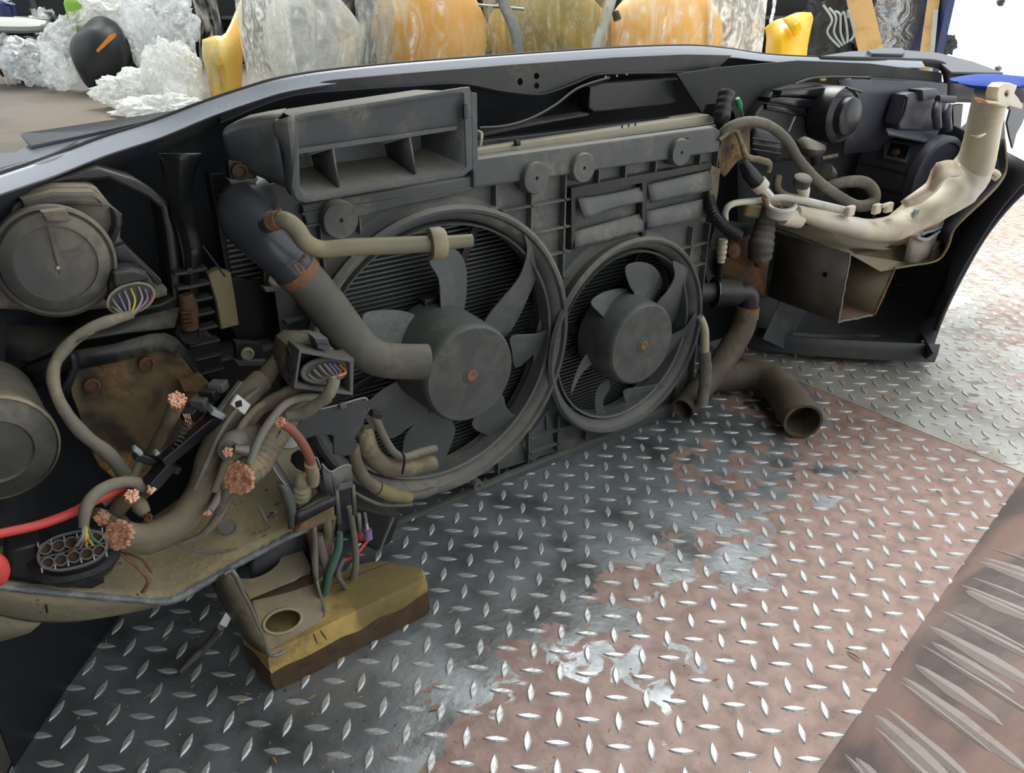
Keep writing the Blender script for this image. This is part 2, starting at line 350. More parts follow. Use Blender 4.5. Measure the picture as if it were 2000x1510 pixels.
def strands(name, c, d, r, m='copper', parent=None, n=30, ln=.004, seed=1, sq=1.0):
    """cut end of a stranded cable"""
    rnd = random.Random(seed); u, v, a = frame(d); vs, fs = [], []
    rs = r / sqrt(n) * 1.12
    for i in range(n):
        q = sqrt((i + .5) / n) * r * .92; t = i * 2.39996; p = c + u*cos(t)*q*sq + v*sin(t)*q - a*.002; h = ln*(.55 + .45*rnd.random()); base = len(vs)
        tilt = u*(rnd.random()-.5)*.12 + v*(rnd.random()-.5)*.12
        for k in range(6): vs.append(p + u*cos(k*pi/3)*rs + v*sin(k*pi/3)*rs)
        for k in range(6): vs.append(p + (a+tilt)*(h+.002) + u*cos(k*pi/3)*rs*.9 + v*sin(k*pi/3)*rs*.9)
        for k in range(6): fs.append((base+k, base+(k+1) % 6, base+6+(k+1) % 6, base+6+k))
        fs.append(tuple(base+6+k for k in range(6)))
    return solid(name, vs, fs, m, parent, smooth=False, kind='stuff')
def blob(name, c, rad, m, parent=None, amp=.25, fr=2.2, seed=0, sub=5, ridge=True, base=None, rot=None):
    bm = bmesh.new(); bmesh.ops.create_icosphere(bm, subdivisions=sub, radius=1); off = V((seed*3.1, seed*1.7, seed*2.3))
    for v in bm.verts:
        d = v.co.normalized(); s = noise.noise(d*fr + off)
        if ridge: s += .6*abs(noise.noise(d*fr*2.3 + off)) + .35*abs(noise.noise(d*fr*5.5 + off)) - .2
        p = d*(1 + amp*s); p = V((p.x*rad[0], p.y*rad[1], p.z*rad[2]))
        if rot: p = Matrix.Rotation(rot[1], 3, 'Y') @ (Matrix.Rotation(rot[0], 3, 'X') @ p); p = Matrix.Rotation(rot[2] if len(rot) > 2 else 0, 3, 'Z') @ p
        p = p + c
        v.co = p
    if base is not None:                       # stands on the ground: lower half reaches down to it
        lo = min(v.co.z for v in bm.verts); k = (c.z - base)/max(1e-6, c.z - lo)
        for v in bm.verts:
            if v.co.z < c.z:
                if k > 1: v.co.z = c.z - (c.z - v.co.z)*k
                elif v.co.z < base: v.co.z = base + (v.co.z-base)*.02
    me = bpy.data.meshes.new(name); bm.to_mesh(me); bm.free(); o = finish(name, me, m, parent); return o
def settle():
    """put every root at the base centre of its thing; meshes were built in world coordinates"""
    for o in list(COL.objects):
        if o.parent or o.type not in ('EMPTY', 'MESH') or o.get('keep'): continue
        pts = []
        def walk(q, off):
            off = off + q.location
            if q.type == 'MESH': pts.extend(v.co + off for v in q.data.vertices)
            for c in q.children: walk(c, off)
        walk(o, V((0, 0, 0)))
        if not pts: continue
        L = V(((min(p.x for p in pts)+max(p.x for p in pts))/2, (min(p.y for p in pts)+max(p.y for p in pts))/2, min(p.z for p in pts)))
        if o.type == 'EMPTY':
            o.location = L
            for c in o.children: c.location = c.location - L
        else:
            o.data.transform(Matrix.Translation(-L)); o.location = L
            for c in o.children: c.location = c.location - L
# ================================================================ the ground
E1 = V((cos(radians(-40)), sin(radians(-40)), 0)); E2 = V((cos(radians(50)), sin(radians(50)), 0)); P0 = V((-.3381, -.4726, 0))
GA, GB, GC = G(1560, 860), G(930, 1520), G(1270, 1120); gn_ = V((-(GB-GA).y, (GB-GA).x, 0)).normalized(); gn_ = gn_ if gn_.dot(RGT) > 0 else -gn_; GTH = gn_.dot(GC)
def floor_mat(name, pcol, scol, dcol, th, soft, amp, rough=.4, metal=.5, gn=None):
    gn = gn or gn_
    m = bpy.data.materials.new(name); m.use_nodes = True; N = m.node_tree.nodes; L = m.node_tree.links; b = N['Principled BSDF']
    t = N.new('ShaderNodeTexCoord')
    def noi(s, d=6, dist=.4):
        n = N.new('ShaderNodeTexNoise'); n.inputs['Scale'].default_value = s; n.inputs['Detail'].default_value = d; n.inputs['Distortion'].default_value = dist
        L.new(t.outputs['Object'], n.inputs['Vector']); return n.outputs['Fac']
    def mr(src, a, c, lo=0, hi=1):
        r = N.new('ShaderNodeMapRange'); r.inputs['From Min'].default_value = a; r.inputs['From Max'].default_value = c
        r.inputs['To Min'].default_value = lo; r.inputs['To Max'].default_value = hi; L.new(src, r.inputs['Value']); return r.outputs[0]
    def mth(op, a, c):
        x = N.new('ShaderNodeMath'); x.operation = op
        for i, q in enumerate((a, c)):
            if isinstance(q, (int, float)): x.inputs[i].default_value = q
            else: L.new(q, x.inputs[i])
        return x.outputs[0]
    def mix(f, A, B):
        x = N.new('ShaderNodeMix'); x.data_type = 'RGBA'; L.new(f, x.inputs[0])
        for i, c in ((6, A), (7, B)):
            if isinstance(c, tuple): x.inputs[i].default_value = c
            else: L.new(c, x.inputs[i])
        return x.outputs[2]
    dt = N.new('ShaderNodeVectorMath'); dt.operation = 'DOT_PRODUCT'; L.new(t.outputs['Object'], dt.inputs[0]); dt.inputs[1].default_value = (gn.x, gn.y, 0)
    f = mth('ADD', dt.outputs['Value'], mr(noi(5.5, 7, .6), .3, .7, -amp, amp))
    f = mth('ADD', f, mr(noi(22, 6, .6), .35, .65, -amp*.6, amp*.6))
    paint = mr(f, th - soft, th + soft)
    dirt = mr(noi(9, 8, .5), .42, .68)
    steel = mix(dirt, lin(scol), lin(dcol)); pc = mix(mr(noi(40, 6), .4, .75), lin(pcol), lin('7f675c'))
    col = mix(paint, steel, pc)
    col = mix(mr(noi(170, 3, 0), .64, .74, 0, .6), col, lin('3b342d'))
    L.new(col, b.inputs['Base Color']); L.new(mr(paint, 0, 1, metal, 0), b.inputs['Metallic'])
    L.new(mth('ADD', mr(paint, 0, 1, rough, .5), mr(noi(30), .3, .7, -.08, .12)), b.inputs['Roughness'])
    bp = N.new('ShaderNodeBump'); bp.inputs['Strength'].default_value = .25; bp.inputs['Distance'].default_value = .002; L.new(noi(120, 5, 0), bp.inputs['Height']); L.new(bp.outputs[0], b.inputs['Normal'])
    return m
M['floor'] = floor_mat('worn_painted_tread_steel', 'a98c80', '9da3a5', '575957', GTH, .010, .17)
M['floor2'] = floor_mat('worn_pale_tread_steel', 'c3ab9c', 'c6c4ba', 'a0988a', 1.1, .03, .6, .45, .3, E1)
M['bar'] = mat('bare_worn_steel', 'cbcdcb', .36, .35, dust='8f8d86', amt=.25, scale=40, up=0, bump=.3)
M['deck'] = mat('brown_stained_deck', '54493a', .75, dust='64563f', amt=.4, scale=1.6, up=0, alt='413930', altscale=1.1, bump=.1)
M['yard'] = mat('pale_yard_concrete', 'eeece6', .7, bump=.1, bscale=10)
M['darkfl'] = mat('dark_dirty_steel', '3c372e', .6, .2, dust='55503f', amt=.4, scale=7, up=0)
M['groove'] = mat('seam_shadow_rubber', '0e0d0c', .8)
def flat(name, pts, z, t, m):
    o = polyslab(name, [[V((x, y, z-t)) for x, y in pts]], V((0, 0, 1)), t, m, bevel=.0008); o['kind'] = 'structure'; o['keep'] = 1
    for p in o.data.polygons: p.use_smooth = False
    return o
lx = lambda y: -.85 + .5085*(y - .034)
rx = lambda y: .452 - .0285*(y + .475)
fl = flat('floor', [(lx(-1.6), -1.6), (rx(-1.6), -1.6), (rx(2.2), 2.2), (lx(2.2), 2.2)], 0, .006, 'floor')
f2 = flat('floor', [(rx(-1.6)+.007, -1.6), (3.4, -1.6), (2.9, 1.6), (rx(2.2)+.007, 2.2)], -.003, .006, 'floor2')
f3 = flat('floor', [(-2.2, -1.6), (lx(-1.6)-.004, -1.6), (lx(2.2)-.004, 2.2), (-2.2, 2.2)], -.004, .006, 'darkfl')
yd = flat('floor', [(-40, -25), (60, -25), (60, 60), (-40, 60)], -.06, .05, 'yard')
# brown loading deck behind on the left, standing a little proud of the yard
dk = flat('floor', [(-9, 2.0), (2.0, 1.3), (4.9, 4.4), (9, 16), (-14, 16)], -.012, .04, 'deck')
for q, l in ((fl, 'worn red-painted steel tread plate in the foreground'), (f2, 'pale tread plate beyond the seam on the right'), (f3, 'plain dark steel floor at the lower left'), (yd, 'bright pale yard ground at the upper right'), (dk, 'brown stained deck floor behind the car front')):
    q['label'] = l
# tread bars
def bar_geo(c, d, L=.0298, Wd=.0094, h=.0016):
    n = V((-d.y, d.x, 0)); vs, fs = [], []; K = 5
    up, dn = [], []
    for k in range(K): 
        s = -1 + 2*k/(K-1); wd = (1 - abs(s)**1.8)*Wd/2
        up.append((s*L/2, wd)); 
        if 0 < k < K-1: dn.append((s*L/2, -wd))
    loop = up + dn[::-1]
    vs = [c + d*a + n*b + V((0, 0, .0001)) for a, b in loop] + [c + d*a*.82 + n*b*.55 + V((0, 0, h)) for a, b in loop]; k = len(loop)
    fs = [(i, (i+1) % k, k+(i+1) % k, k+i) for i in range(k)] + [tuple(range(k, 2*k))]
    return vs, fs
cands = []
for i in range(-60, 90):
    for j in range(-45, 60):
        c = P0 + E1*(i*.0318) + E2*(j*.0318); d = E1 if (i+j) % 2 == 0 else E2
        if c.x < lx(c.y)+.015 or c.y < -1.0 or c.y > 1.2 or c.x > 2.6: continue
        if abs(c.x - rx(c.y)) < .016: continue
        q = c - CAM; z = dep(c)
        if z < .1: continue
        sxp = 1000 + FPX*q.dot(RGT)/z; up = q.dot(FWD)*sin(PITCH) + q.z*cos(PITCH); syp = 755 - FPX*up/z
        if not (-60 < sxp < 2080 and -50 < syp < 1560): continue
        hidden = (syp < 880 and sxp < 1400) or (syp < 1180 and sxp < 650)
        cands.append((hidden, z, i, j, c, d))
cands.sort(key=lambda a: (a[0], a[1]))
p1 = [a for a in cands if a[4].x < rx(a[4].y)]; p2 = [a for a in cands if a[4].x > rx(a[4].y)]
proto = {}
def bar_obj(c, d, parent, z):
    key = 0 if d is E1 else 1
    if key not in proto:
        vs, fs = bar_geo(V((0, 0, 0)), d); proto[key] = solid('tread_bar', vs, fs, 'bar', parent, smooth=False); proto[key].location = c + V((0, 0, z)); return
    o = proto[key].copy(); COL.objects.link(o); o.parent = parent; o.location = c + V((0, 0, z))
for a in p1[:300]: bar_obj(a[4], a[5], fl, 0)
def bars_joined(lst, parent, z):
    vs, fs = [], []
    for a in lst:
        v, f = bar_geo(a[4] + V((0, 0, z)), a[5]); b = len(vs); vs += v; fs += [tuple(x+b for x in q) for q in f]
    solid('tread_bar', vs, fs, 'bar', parent, smooth=False, kind='stuff')
bars_joined(p1[300:], fl, 0); bars_joined(p2[300:], f2, -.003)
for a in p2[:300]: bar_obj(a[4], a[5], f2, -.003)
# ribbed side plate rising at the lower right
A0 = G(1560, 1560); A1 = G(2010, 915); dl = (A1-A0).normalized(); out = V((dl.y, -dl.x, 0)); rise = (out*cos(radians(38)) + V((0, 0, 1))*sin(radians(38)))
sp = thing('side_ramp_plate', 'sloping reddish steel plate with pale raised ribs at the lower right corner', 'metal plate')
nn = dl.cross(rise).normalized(); nn = nn if nn.z > 0 else -nn; Lr = (A1-A0).length
M['rib'] = mat('dull_rib_steel', 'a59b96', .5, .2, dust='8a7a72', amt=.4, scale=14, up=0)
M['ramp'] = mat('brown_worn_sheet', '9a8077', .45, .2, dust='857c77', amt=.4, scale=6, up=0, alt='6b625f', altscale=5, bump=.15)
polyslab('sheet', [[A0-dl*.15, A1+dl*.25, A1+dl*.25+rise*.5, A0-dl*.15+rise*.5]], -nn, .004, 'ramp', sp)
for k in range(20):
    s = k*.026 + .03 + .012*sin(k*2.3); b = A0 + dl*s + rise*(.012+.02*abs(sin(k*1.7))); ln = .20 + .1*sin(k*3.1); wd = .0065+.003*sin(k*1.9)
    dr = (rise*.75 - dl*.66).normalized(); c = b + dr*ln/2
    side = dr.cross(nn)
    vs = []
    for s2 in (-1, -.8, 0, .8, 1):
        for u2 in (-1, 0, 1): vs.append(c + dr*ln/2*s2 + side*wd*u2*(1-abs(s2)**3*.9) + nn*(.0018*(1-abs(u2))*(1-abs(s2)**4)+.0002))
    fs = [(i*3+j, i*3+j+1, (i+1)*3+j+1, (i+1)*3+j) for i in range(4) for j in range(2)]
    solid('raised_rib', vs, fs, 'rib', sp, smooth=False)
# invented canopy and side sheet, out of view, added to shade the left floor
M['blocker'] = mat('dark_blocker_sheet', '2a2c2c', .8)
cn0 = thing('unseen_light_blocker', 'dark flat canopy sheet added out of view to shade the left floor', 'blocker')
box('blocker_top', (-2.9, .9, 2.55), (6.7, 6.0, .05), 'blocker', cn0); box('blocker_side', (-1.45, -1.2, 1.28), (.05, 2.6, 2.5), 'blocker', cn0)
for x, y in ((-6.1, -2), (-6.1, 3.2), (-3.2, -2.0)): box('blocker_post', (x, y, 1.26), (.12, .12, 2.53), 'blocker', cn0)
cn0['kind'] = 'structure'
# litter
vs, fs = [], []
rnd = random.Random(3)
for k in range(260):
    if k < 140: c = G(rnd.uniform(150, 1100), rnd.uniform(1150, 1500))
    else: c = G(rnd.uniform(850, 1900), rnd.uniform(860, 1480))
    if c.x < lx(c.y)+.02 or c.x > rx(c.y)-.02: continue
    s = rnd.uniform(.0006, .0022); a = rnd.random()*6; b = len(vs); st = rnd.choice((1, 1, 3))
    ux, uy = V((cos(a), sin(a), 0))*s*st, V((-sin(a), cos(a), 0))*s
    vs += [c-ux, c-uy*.6, c+ux, c+uy*.6, c+V((0, 0, s*.7))]; fs += [(b, b+1, b+4), (b+1, b+2, b+4), (b+2, b+3, b+4), (b+3, b, b+4)]
tag(solid('grit', vs, fs, 'litter', None, smooth=False), 'small chips and straw bits scattered over the steel floor', 'debris', kind='stuff')
for k, (a, b, c2, d2, lb) in enumerate(((1830, 958, 1840, 968, 'tiny pale chip on the red-painted plate near the right edge'), (1655, 1273, 1680, 1288, 'bent yellow straw on the painted plate at the right'), (838, 1385, 862, 1376, 'yellow leaf sliver on the grey plate below the wood block'), (462, 1378, 478, 1372, 'small dry leaf crumb on the dark plate at the lower left'), (530, 1478, 540, 1490, 'pale pebble on the floor at the bottom edge'))):
    p, q = G(a, b, .002), G(c2, d2, .003)
    tag(tube('chip', [p, (p+q)/2+V((0, 0, .0015)), q], [.0008, .0012, .0006], 'litter', px=False, seg=6, n=3), lb, 'debris')

# wood block under the left rail
wb = thing('wood_block', 'thick dirty yellow timber block with dark bark edge propping the left rail', 'wood block')
# outline of the top face (z=.062) from the photo, base on the floor
zt = .058
top = [G(a, b, zt) for a, b in [(478, 1215), (520, 1278), (640, 1232), (740, 1180), (832, 1120), (838, 1140), (812, 1100), (730, 1090), (640, 1125)]]
top = [G(470, 1225, zt), G(522, 1276, zt), G(600, 1242, zt), G(700, 1192, zt), G(790, 1150, zt), G(834, 1128, zt), G(828, 1108, zt), G(745, 1092, zt), G(700, 1100, zt), G(600, 1145, zt)]
def inset(P, k, z): c = sum(P, V())/len(P); return [V((c.x+(p.x-c.x)*k, c.y+(p.y-c.y)*k, z)) for p in P]
tc_ = sum(top, V())/10
tt = []
for j in range(10):
    for q in range(12): tt.append(top[j].lerp(top[(j+1) % 10], q/12))
NT = len(tt)
def wrow(k, z, am, zw=0, sd_=0):
    out = []
    for i, P in enumerate(tt):
        s = k + am*noise.noise(V((P.x*60, P.y*60, z*40+sd_))); out.append(V((tc_.x+(P.x-tc_.x)*s, tc_.y+(P.y-tc_.y)*s, max(.0004, z + zw*noise.noise(V((P.x*28, P.y*28, 3)))))))
    return out
def wsol(nm, rows, m): solid(nm, sum(rows, []), [(i*NT+j, i*NT+(j+1) % NT, (i+1)*NT+(j+1) % NT, (i+1)*NT+j) for i in range(len(rows)-1) for j in range(NT)] + [tuple(range((len(rows)-1)*NT, len(rows)*NT)), tuple(range(NT-1, -1, -1))], m, wb)
wsol('bark_side', [wrow(.985, .0004, .01), wrow(1.01, .008, .03), wrow(1.015, .017, .035), wrow(1.005, .029, .03, .010)], 'bark')
wsol('sawn_timber', [wrow(.99, .027, .008, .010), wrow(1.005, .036, .006, .004), wrow(1.0, .049, .006), wrow(.975, .056, .004), wrow(.955, zt, .0)], 'wood')
for a, b, c2, d2 in ((612, 1238, 620, 1258), (626, 1232, 638, 1250), (655, 1140, 760, 1100)):
    p, q = G(a, b, zt), G(c2, d2, zt)
    tube('wood_crack', [p, (p+q)/2, q], [.0006, .0009, .0005], 'bark', wb, px=False, seg=5, n=2)
# ================================================================ bumper shell, its painted edge, slam panel
YF = V((0, 1, 0))
M['cornerlit'] = mat('lit_inner_bumper_grey', '4b4e54', .5, dust='66635d', amt=.35, scale=5, up=.3)  # lighter copy of the liner tone, so the right corner reads as lit
M['rsdk'] = mat('dark_support_sheet', '16191a', .6, dust='2f332f', amt=.3, scale=6, up=.1)
# edge curve of the nose: black bead line in the photo, with depths following the curved nose
EDGE = [(-420, 500, -.22), (-200, 415, -.14), (-60, 366, -.08), (0, 345, -.05), (100, 311, .0), (200, 273, .035), (300, 241, .06), (400, 203, .075), (480, 176, .085), (550, 156, .09), (650, 140, .095), (800, 125, .10), (1000, 110, .105), (1200, 96.5, .11), (1340, 91.5, .11), (1420, 97, .11), (1500, 108.5, .11), (1600, 114, .10), (1700, 117, .09), (1800, 121, .07)]
SILV = [30, 28, 28, 28, 28, 27, 27, 24, 23, 22, 22, 22, 21, 19, 17, 14, 11, 12, 12, 11]     # height of the painted face, px
bc = thing('bumper_cover', 'dark grey car nose shell seen from behind with silver-grey upper edge and cut wheel arch', 'bumper')
e = catmull(T(EDGE), 6); sv = lerp_list(SILV, 6, len(e))
rows = []
for p, s in zip(e, sv):
    h = s*dep(p)/FPX*1.08
    rows.append([p + V((0, .014, .003)), p + V((0, .006, .0045)), p + V((0, .0, .001)), p + V((0, -.002, -.002)), p + V((0, -.006, -h*.42)), p + V((0, -.009, -h*.84)), p + V((0, -.007, -h*.98))])
R2 = [[r[i] for r in rows] for i in range(7)]
loft('painted_edge', [r for r in R2[2:]], 'edge', bc, .002, 1, world=True)
tube('rubber_bead', [p + V((0, .004, .0015)) for p in e], .0024, 'seal', bc, px=False, raw=True, seg=8)
# outer skin falling away beyond the edge (visible as a thin shelf on the left and on the right)
out = []
for k, p in enumerate(e):
    u = k/(len(e)-1); out.append([p + V((0, .006, .002)), p + V((-.004 if u < .3 else 0, .03, -.0 if u < .25 else -.012)), p + V((0, .07, -.02 if u < .2 else -.045)), p + V((0, .10, -.10)), p + V((0, .115, -.22)), V((p.x, p.y+.12, .16)), V((p.x, p.y+.09, .001))])
out = [[r[i] for r in out] for i in range(7)]
loft('outer_skin', out, 'paint', bc, .003, 1, world=True)
# inner skin, dark, that closes the view behind the parts
inn = []
for k, p in enumerate(e):
    h = sv[k]*dep(p)/FPX
    inn.append([p + V((0, -.001, -h)), p + V((0, .03, -h-.02)), p + V((0, .075, -h-.10)), V((p.x, p.y+.10, .16)), V((p.x, p.y+.075, .001))])
inn = [[r[i] for r in inn] for i in range(5)]
loft('inner_skin', inn, 'liner', bc, .002, 1, world=True)
# right corner: from the lower lip up to the wheel arch
def gb(px, py, z=.012): q = G(px, py, z); return (px, py, q.y)
bot = [W(*gb(1440, 668)), W(*gb(1500, 680)), W(*gb(1600, 690)), W(*gb(1700, 696)), W(*gb(1812, 701))]
loft('corner_skin', [
 bot,
 [W(1440, 600, .15), W(1510, 600, .12), W(1620, 610, .09), W(1720, 610, .04), W(1842, 610, -.15)],
 [W(1440, 480, .15), W(1520, 480, .13), W(1640, 480, .11), W(1760, 500, .05), W(1890, 510, -.175)],
 [W(1440, 330, .13), W(1530, 330, .13), W(1660, 330, .11), W(1800, 380, .05), W(1962, 400, -.21)],
 [W(1440, 180, .12), W(1540, 170, .12), W(1670, 180, .10), W(1830, 230, .03), W(2030, 330, -.25)]], 'cornerlit', bc, .003, 3, world=True)
# lower lip flange and arch flange
loft('lower_lip', [[p + V((0, 0, .0)) for p in bot], [p + V((-.012, -.02, .004)) for p in bot], [p + V((-.016, -.024, .045)) for p in bot]], 'cornerlit', bc, .003, 2, world=True)
arch = [(1812, 701, -.142), (1826, 655, -.148), (1848, 600, -.155), (1878, 540, -.165), (1918, 470, -.18), (1962, 412, -.20), (2010, 365, -.225), (2060, 330, -.25)]
ar2 = [(1786, 672, -.10), (1800, 640, -.105), (1822, 585, -.112), (1850, 528, -.122), (1888, 460, -.137), (1930, 400, -.157), (1978, 352, -.18), (2030, 315, -.205)]
loft('arch_flange', [arch, ar2], 'paint', bc, .003, 3)
tube('arch_rim', T(arch), 4.5, 'paint', bc, seg=8)
oslab('foot_tab', [(1765, 655), (1800, 652), (1822, 690), (1808, 702), (1778, 678)], W(1800, 680, -.145), V((.6, -.8, 0)), .003, 'liner', bc)
lathe('rivet', W(1800, 668, -.15), V((0, -1, 0)), [(.004, 0), (.004, .003), (.002, .005)], 'rustclip', bc, seg=12)
pslab('hanging_flap', [(1526, 585), (1582, 598), (1532, 682), (1490, 662)], .03, .002, 'duct', bc)
loft('lip_step', [[(1480, 640, .075), (1600, 652, .02), (1700, 652, -.02), (1790, 668, -.10)], [(1484, 668, .075), (1600, 680, .02), (1700, 684, -.02), (1790, 690, -.10)]], 'plastic', bc, .003, 3)
tube('wiring_clip_line', T([(1745, 555, .0), (1790, 565, -.03), (1838, 575, -.07)]), 1.8, 'plastic', bc, seg=6)
# top right: wing-top plate and raised pad, rolled corner of the frame
oslab('top_plate', [(1580, 113), (1660, 100), (1760, 97), (1832, 103), (1900, 120), (1960, 142), (1858, 140), (1838, 124), (1760, 117)], W(1760, 105, .14), V((0, -.18, 1)), .004, 'paint', bc)
oslab('raised_pad', [(1694, 98), (1718, 93), (1762, 93), (1768, 100), (1764, 105), (1704, 104)], W(1740, 98, .145), V((0, -.18, 1)), .008, 'paint', bc)
tube('corner_roll', T([(1600, 113, .10), (1760, 119, .085), (1822, 124, .07), (1845, 134, .055), (1851, 160, .05), (1853, 190, .05)]), [4, 6, 8, 8, 7, 4], 'seal', bc, seg=10)
loft('wing_top', [[(1845, 130, .06), (1880, 128, .05), (1930, 140, .03), (1990, 160, -.0)], [(1848, 150, .05), (1890, 155, .03), (1940, 160, .0), (2010, 172, -.04)], [(1850, 200, .05), (1900, 200, .03), (1960, 210, .0), (2020, 230, -.04)]], 'paint', bc, .003, 2)
lathe('cap_stud', W(1948, 137, .0), V((0, -.3, 1)), [(.006, 0), (.007, .006), (.004, .009)], 'bggrey', bc, seg=14)
# left: pale top shelf and blue-grey plate beyond the bead
oslab('top_shelf', [(-20, 300), (30, 297), (60, 280), (150, 262), (300, 236), (300, 240), (200, 272), (100, 309), (0, 343), (-20, 350)], W(100, 290, .03), V((0, -.1, 1)), .003, 'edge', bc)
oslab('grey_cover_plate', [(40, 260), (200, 255), (262, 241), (140, 268), (60, 285)], W(120, 265, .06), V((0, -.1, 1)), .004, 'paint', bc)

# slam panel: dark pressed crossmember below the edge
sl = thing('front_crossmember', 'dark pressed steel crossmember with three holes under the grey nose edge', 'crossmember')
lowc = [(430, 232), (500, 200), (560, 184), (650, 173), (760, 166), (860, 162), (930, 166), (985, 175), (1040, 185), (1070, 182), (1120, 165), (1200, 148), (1300, 142), (1340, 142), (1350, 118), (1200, 126), (1000, 138), (800, 152), (650, 165), (560, 178), (430, 225)]
lowc = [(430, 240), (560, 190), (680, 176), (800, 168), (900, 163), (940, 172), (985, 178), (1042, 184), (1072, 181), (1122, 163), (1165, 146), (1230, 143), (1340, 141), (1400, 135), (1430, 108), (1340, 106), (1200, 112), (1000, 126), (800, 142), (650, 156), (560, 172), (430, 218)]
pslab('pressed_panel', lowc, .085, .004, 'plastic', sl, holes=[ell(1016, 160, 5, 7), ell(1048, 149, 5, 6), ell(1048, 168, 4.5, 5.5)])
tube('folded_lip', T([(430, 240, .083), (560, 190, .083), (680, 176, .083), (800, 168, .083), (900, 163, .083), (985, 178, .083), (1042, 184, .083), (1072, 181, .083), (1122, 163, .083), (1165, 146, .083), (1230, 143, .083), (1340, 141, .083), (1400, 135, .083)]), 2.2, 'liner', sl, seg=6)
pslab('recess_block', [(1153, 170), (1180, 163), (1325, 152), (1324, 200), (1300, 207), (1160, 221), (1150, 212)], .09, .03, 'plastic', sl, bevel=.003)
pslab('lower_shelf', [(932, 262), (1040, 240), (1150, 222), (1150, 226), (1040, 246), (932, 270)], .07, .03, 'plastic', sl)
for q in ((1183, 150), (1205, 148), (1224, 145)): lathe('paint_scuff', W(q[0], q[1], .082), -YF, [(.002, 0), (.0015, .0006)], 'bggrey', sl, seg=8)
tag(tube('release_cable', T([(936, 250, .03), (990, 246, .035), (1040, 230, .045), (1085, 205, .055), (1130, 172, .065), (1190, 152, .07)]), 2.6, 'plastic', seg=8), 'thin black cable running behind the duct up to the crossmember', 'cable')
# side stay on the right of the crossmember
rs = thing('right_support_bracket', 'dark triangular support sheet between crossmember and right headlight', 'bracket')
pslab('sheet', [(1322, 145), (1400, 132), (1560, 118), (1700, 124), (1840, 142), (1840, 160), (1700, 150), (1600, 150), (1545, 168), (1500, 196), (1476, 215), (1470, 245), (1440, 240), (1425, 200), (1380, 205), (1372, 222), (1350, 190), (1335, 165)], .065, .003, 'rsdk', rs)
tube('folded_edge', T([(1470, 245, .063), (1478, 212, .063), (1545, 168, .063), (1600, 151, .063), (1700, 151, .063)]), 2.2, 'shroud', rs, seg=6)
for a, b in ((1606, 156), (1655, 156)):
    box('yellow_clip', W(a, b, .055), (.018, .006, .005), 'bgyel', rs)
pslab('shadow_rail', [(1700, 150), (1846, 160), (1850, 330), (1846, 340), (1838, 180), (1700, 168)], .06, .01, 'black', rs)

# ================================================================ radiator
rd = thing('radiator', 'metal radiator core with pale top rail seen through and above the fan shroud', 'radiator')
x0, x1, z0, z1 = -.60, .17, .015, .515
box('core_backing', ((x0+x1)/2, .055, (z0+z1)/2), (x1-x0, .02, z1-z0), 'black', rd)
me = None; nf = 74
for k in range(nf):
    z = z0 + .012 + k*(z1-z0-.03)/nf
    if me is None:
        o = box('cooling_fin', (0, 0, 0), (x1-x0-.01, .008, .0022), 'fin', rd, bevel=0); me = o
        o.location = V(((x0+x1)/2, .042, z))
    else:
        c = me.copy(); COL.objects.link(c); c.parent = rd; c.location = V(((x0+x1)/2, .042, z))
tl = W(925, 300, .03); tr = W(1392, 232, .03)
top_rail = pslab('top_rail', [(925, 293), (1385, 224), (1395, 232), (1395, 240), (925, 306)], .028, .03, 'alu', rd)
box('rail_clip', W(1010, 279, .024), (.009, .006, .008), 'black', rd)
for a, b in ((1215, 247), (1228, 245), (1241, 243)): tube('rail_slot', [W(a, b-3, .027), W(a, b+3, .027)], 1.6, 'black', rd, seg=6)
pslab('under_rail', [(925, 306), (1395, 240), (1397, 247), (925, 316)], .02, .02, 'shroud', rd)
tube('top_pipe_stub', T([(930, 258, .03), (940, 262, .02), (938, 285, .02)]), [5, 4, 3], 'alu', rd, seg=8)
# left header tank of the radiator, ribbed, in shadow
lt = thing('radiator_side_tank', 'ribbed black plastic radiator end tank in shadow left of the big fan', 'radiator tank')
pslab('tank_wall', [(430, 540), (600, 560), (640, 700), (640, 960), (560, 900), (520, 720), (480, 690), (450, 640)], .03, .05, 'black', lt)
box('tank_body', (-.60, .03, .165), (.075, .05, .30), 'plastic', lt, bevel=.006)
for k in range(8):
    z = W(480, 505 + k*28, .0)[2]; box('tank_rib', (-.651, -.005, z), (.035, .018, .004), 'plastic', lt)
for a, b, s in ((468, 335, 1), (536, 545, .9), (482, 690, .9)):
    br = pslab('mount_bracket', [(a-22, b-22), (a+32, b-18), (a+34, b+20), (a+8, b+24), (a-18, b+20)], -.02, .012, 'plastic', lt)
    pslab('bracket_lip', [(a-22, b+16), (a+38, b+14), (a+30, b+24), (a-16, b+26)], -.026, .012, 'shroud', lt)
    lathe('screw_head', W(a, b, -.024), -YF, [(.0085*s, 0), (.0085*s, .003), (.006*s, .004), (.0045*s, .001)], 'rust' if b == 335 else 'alu', lt, seg=18)

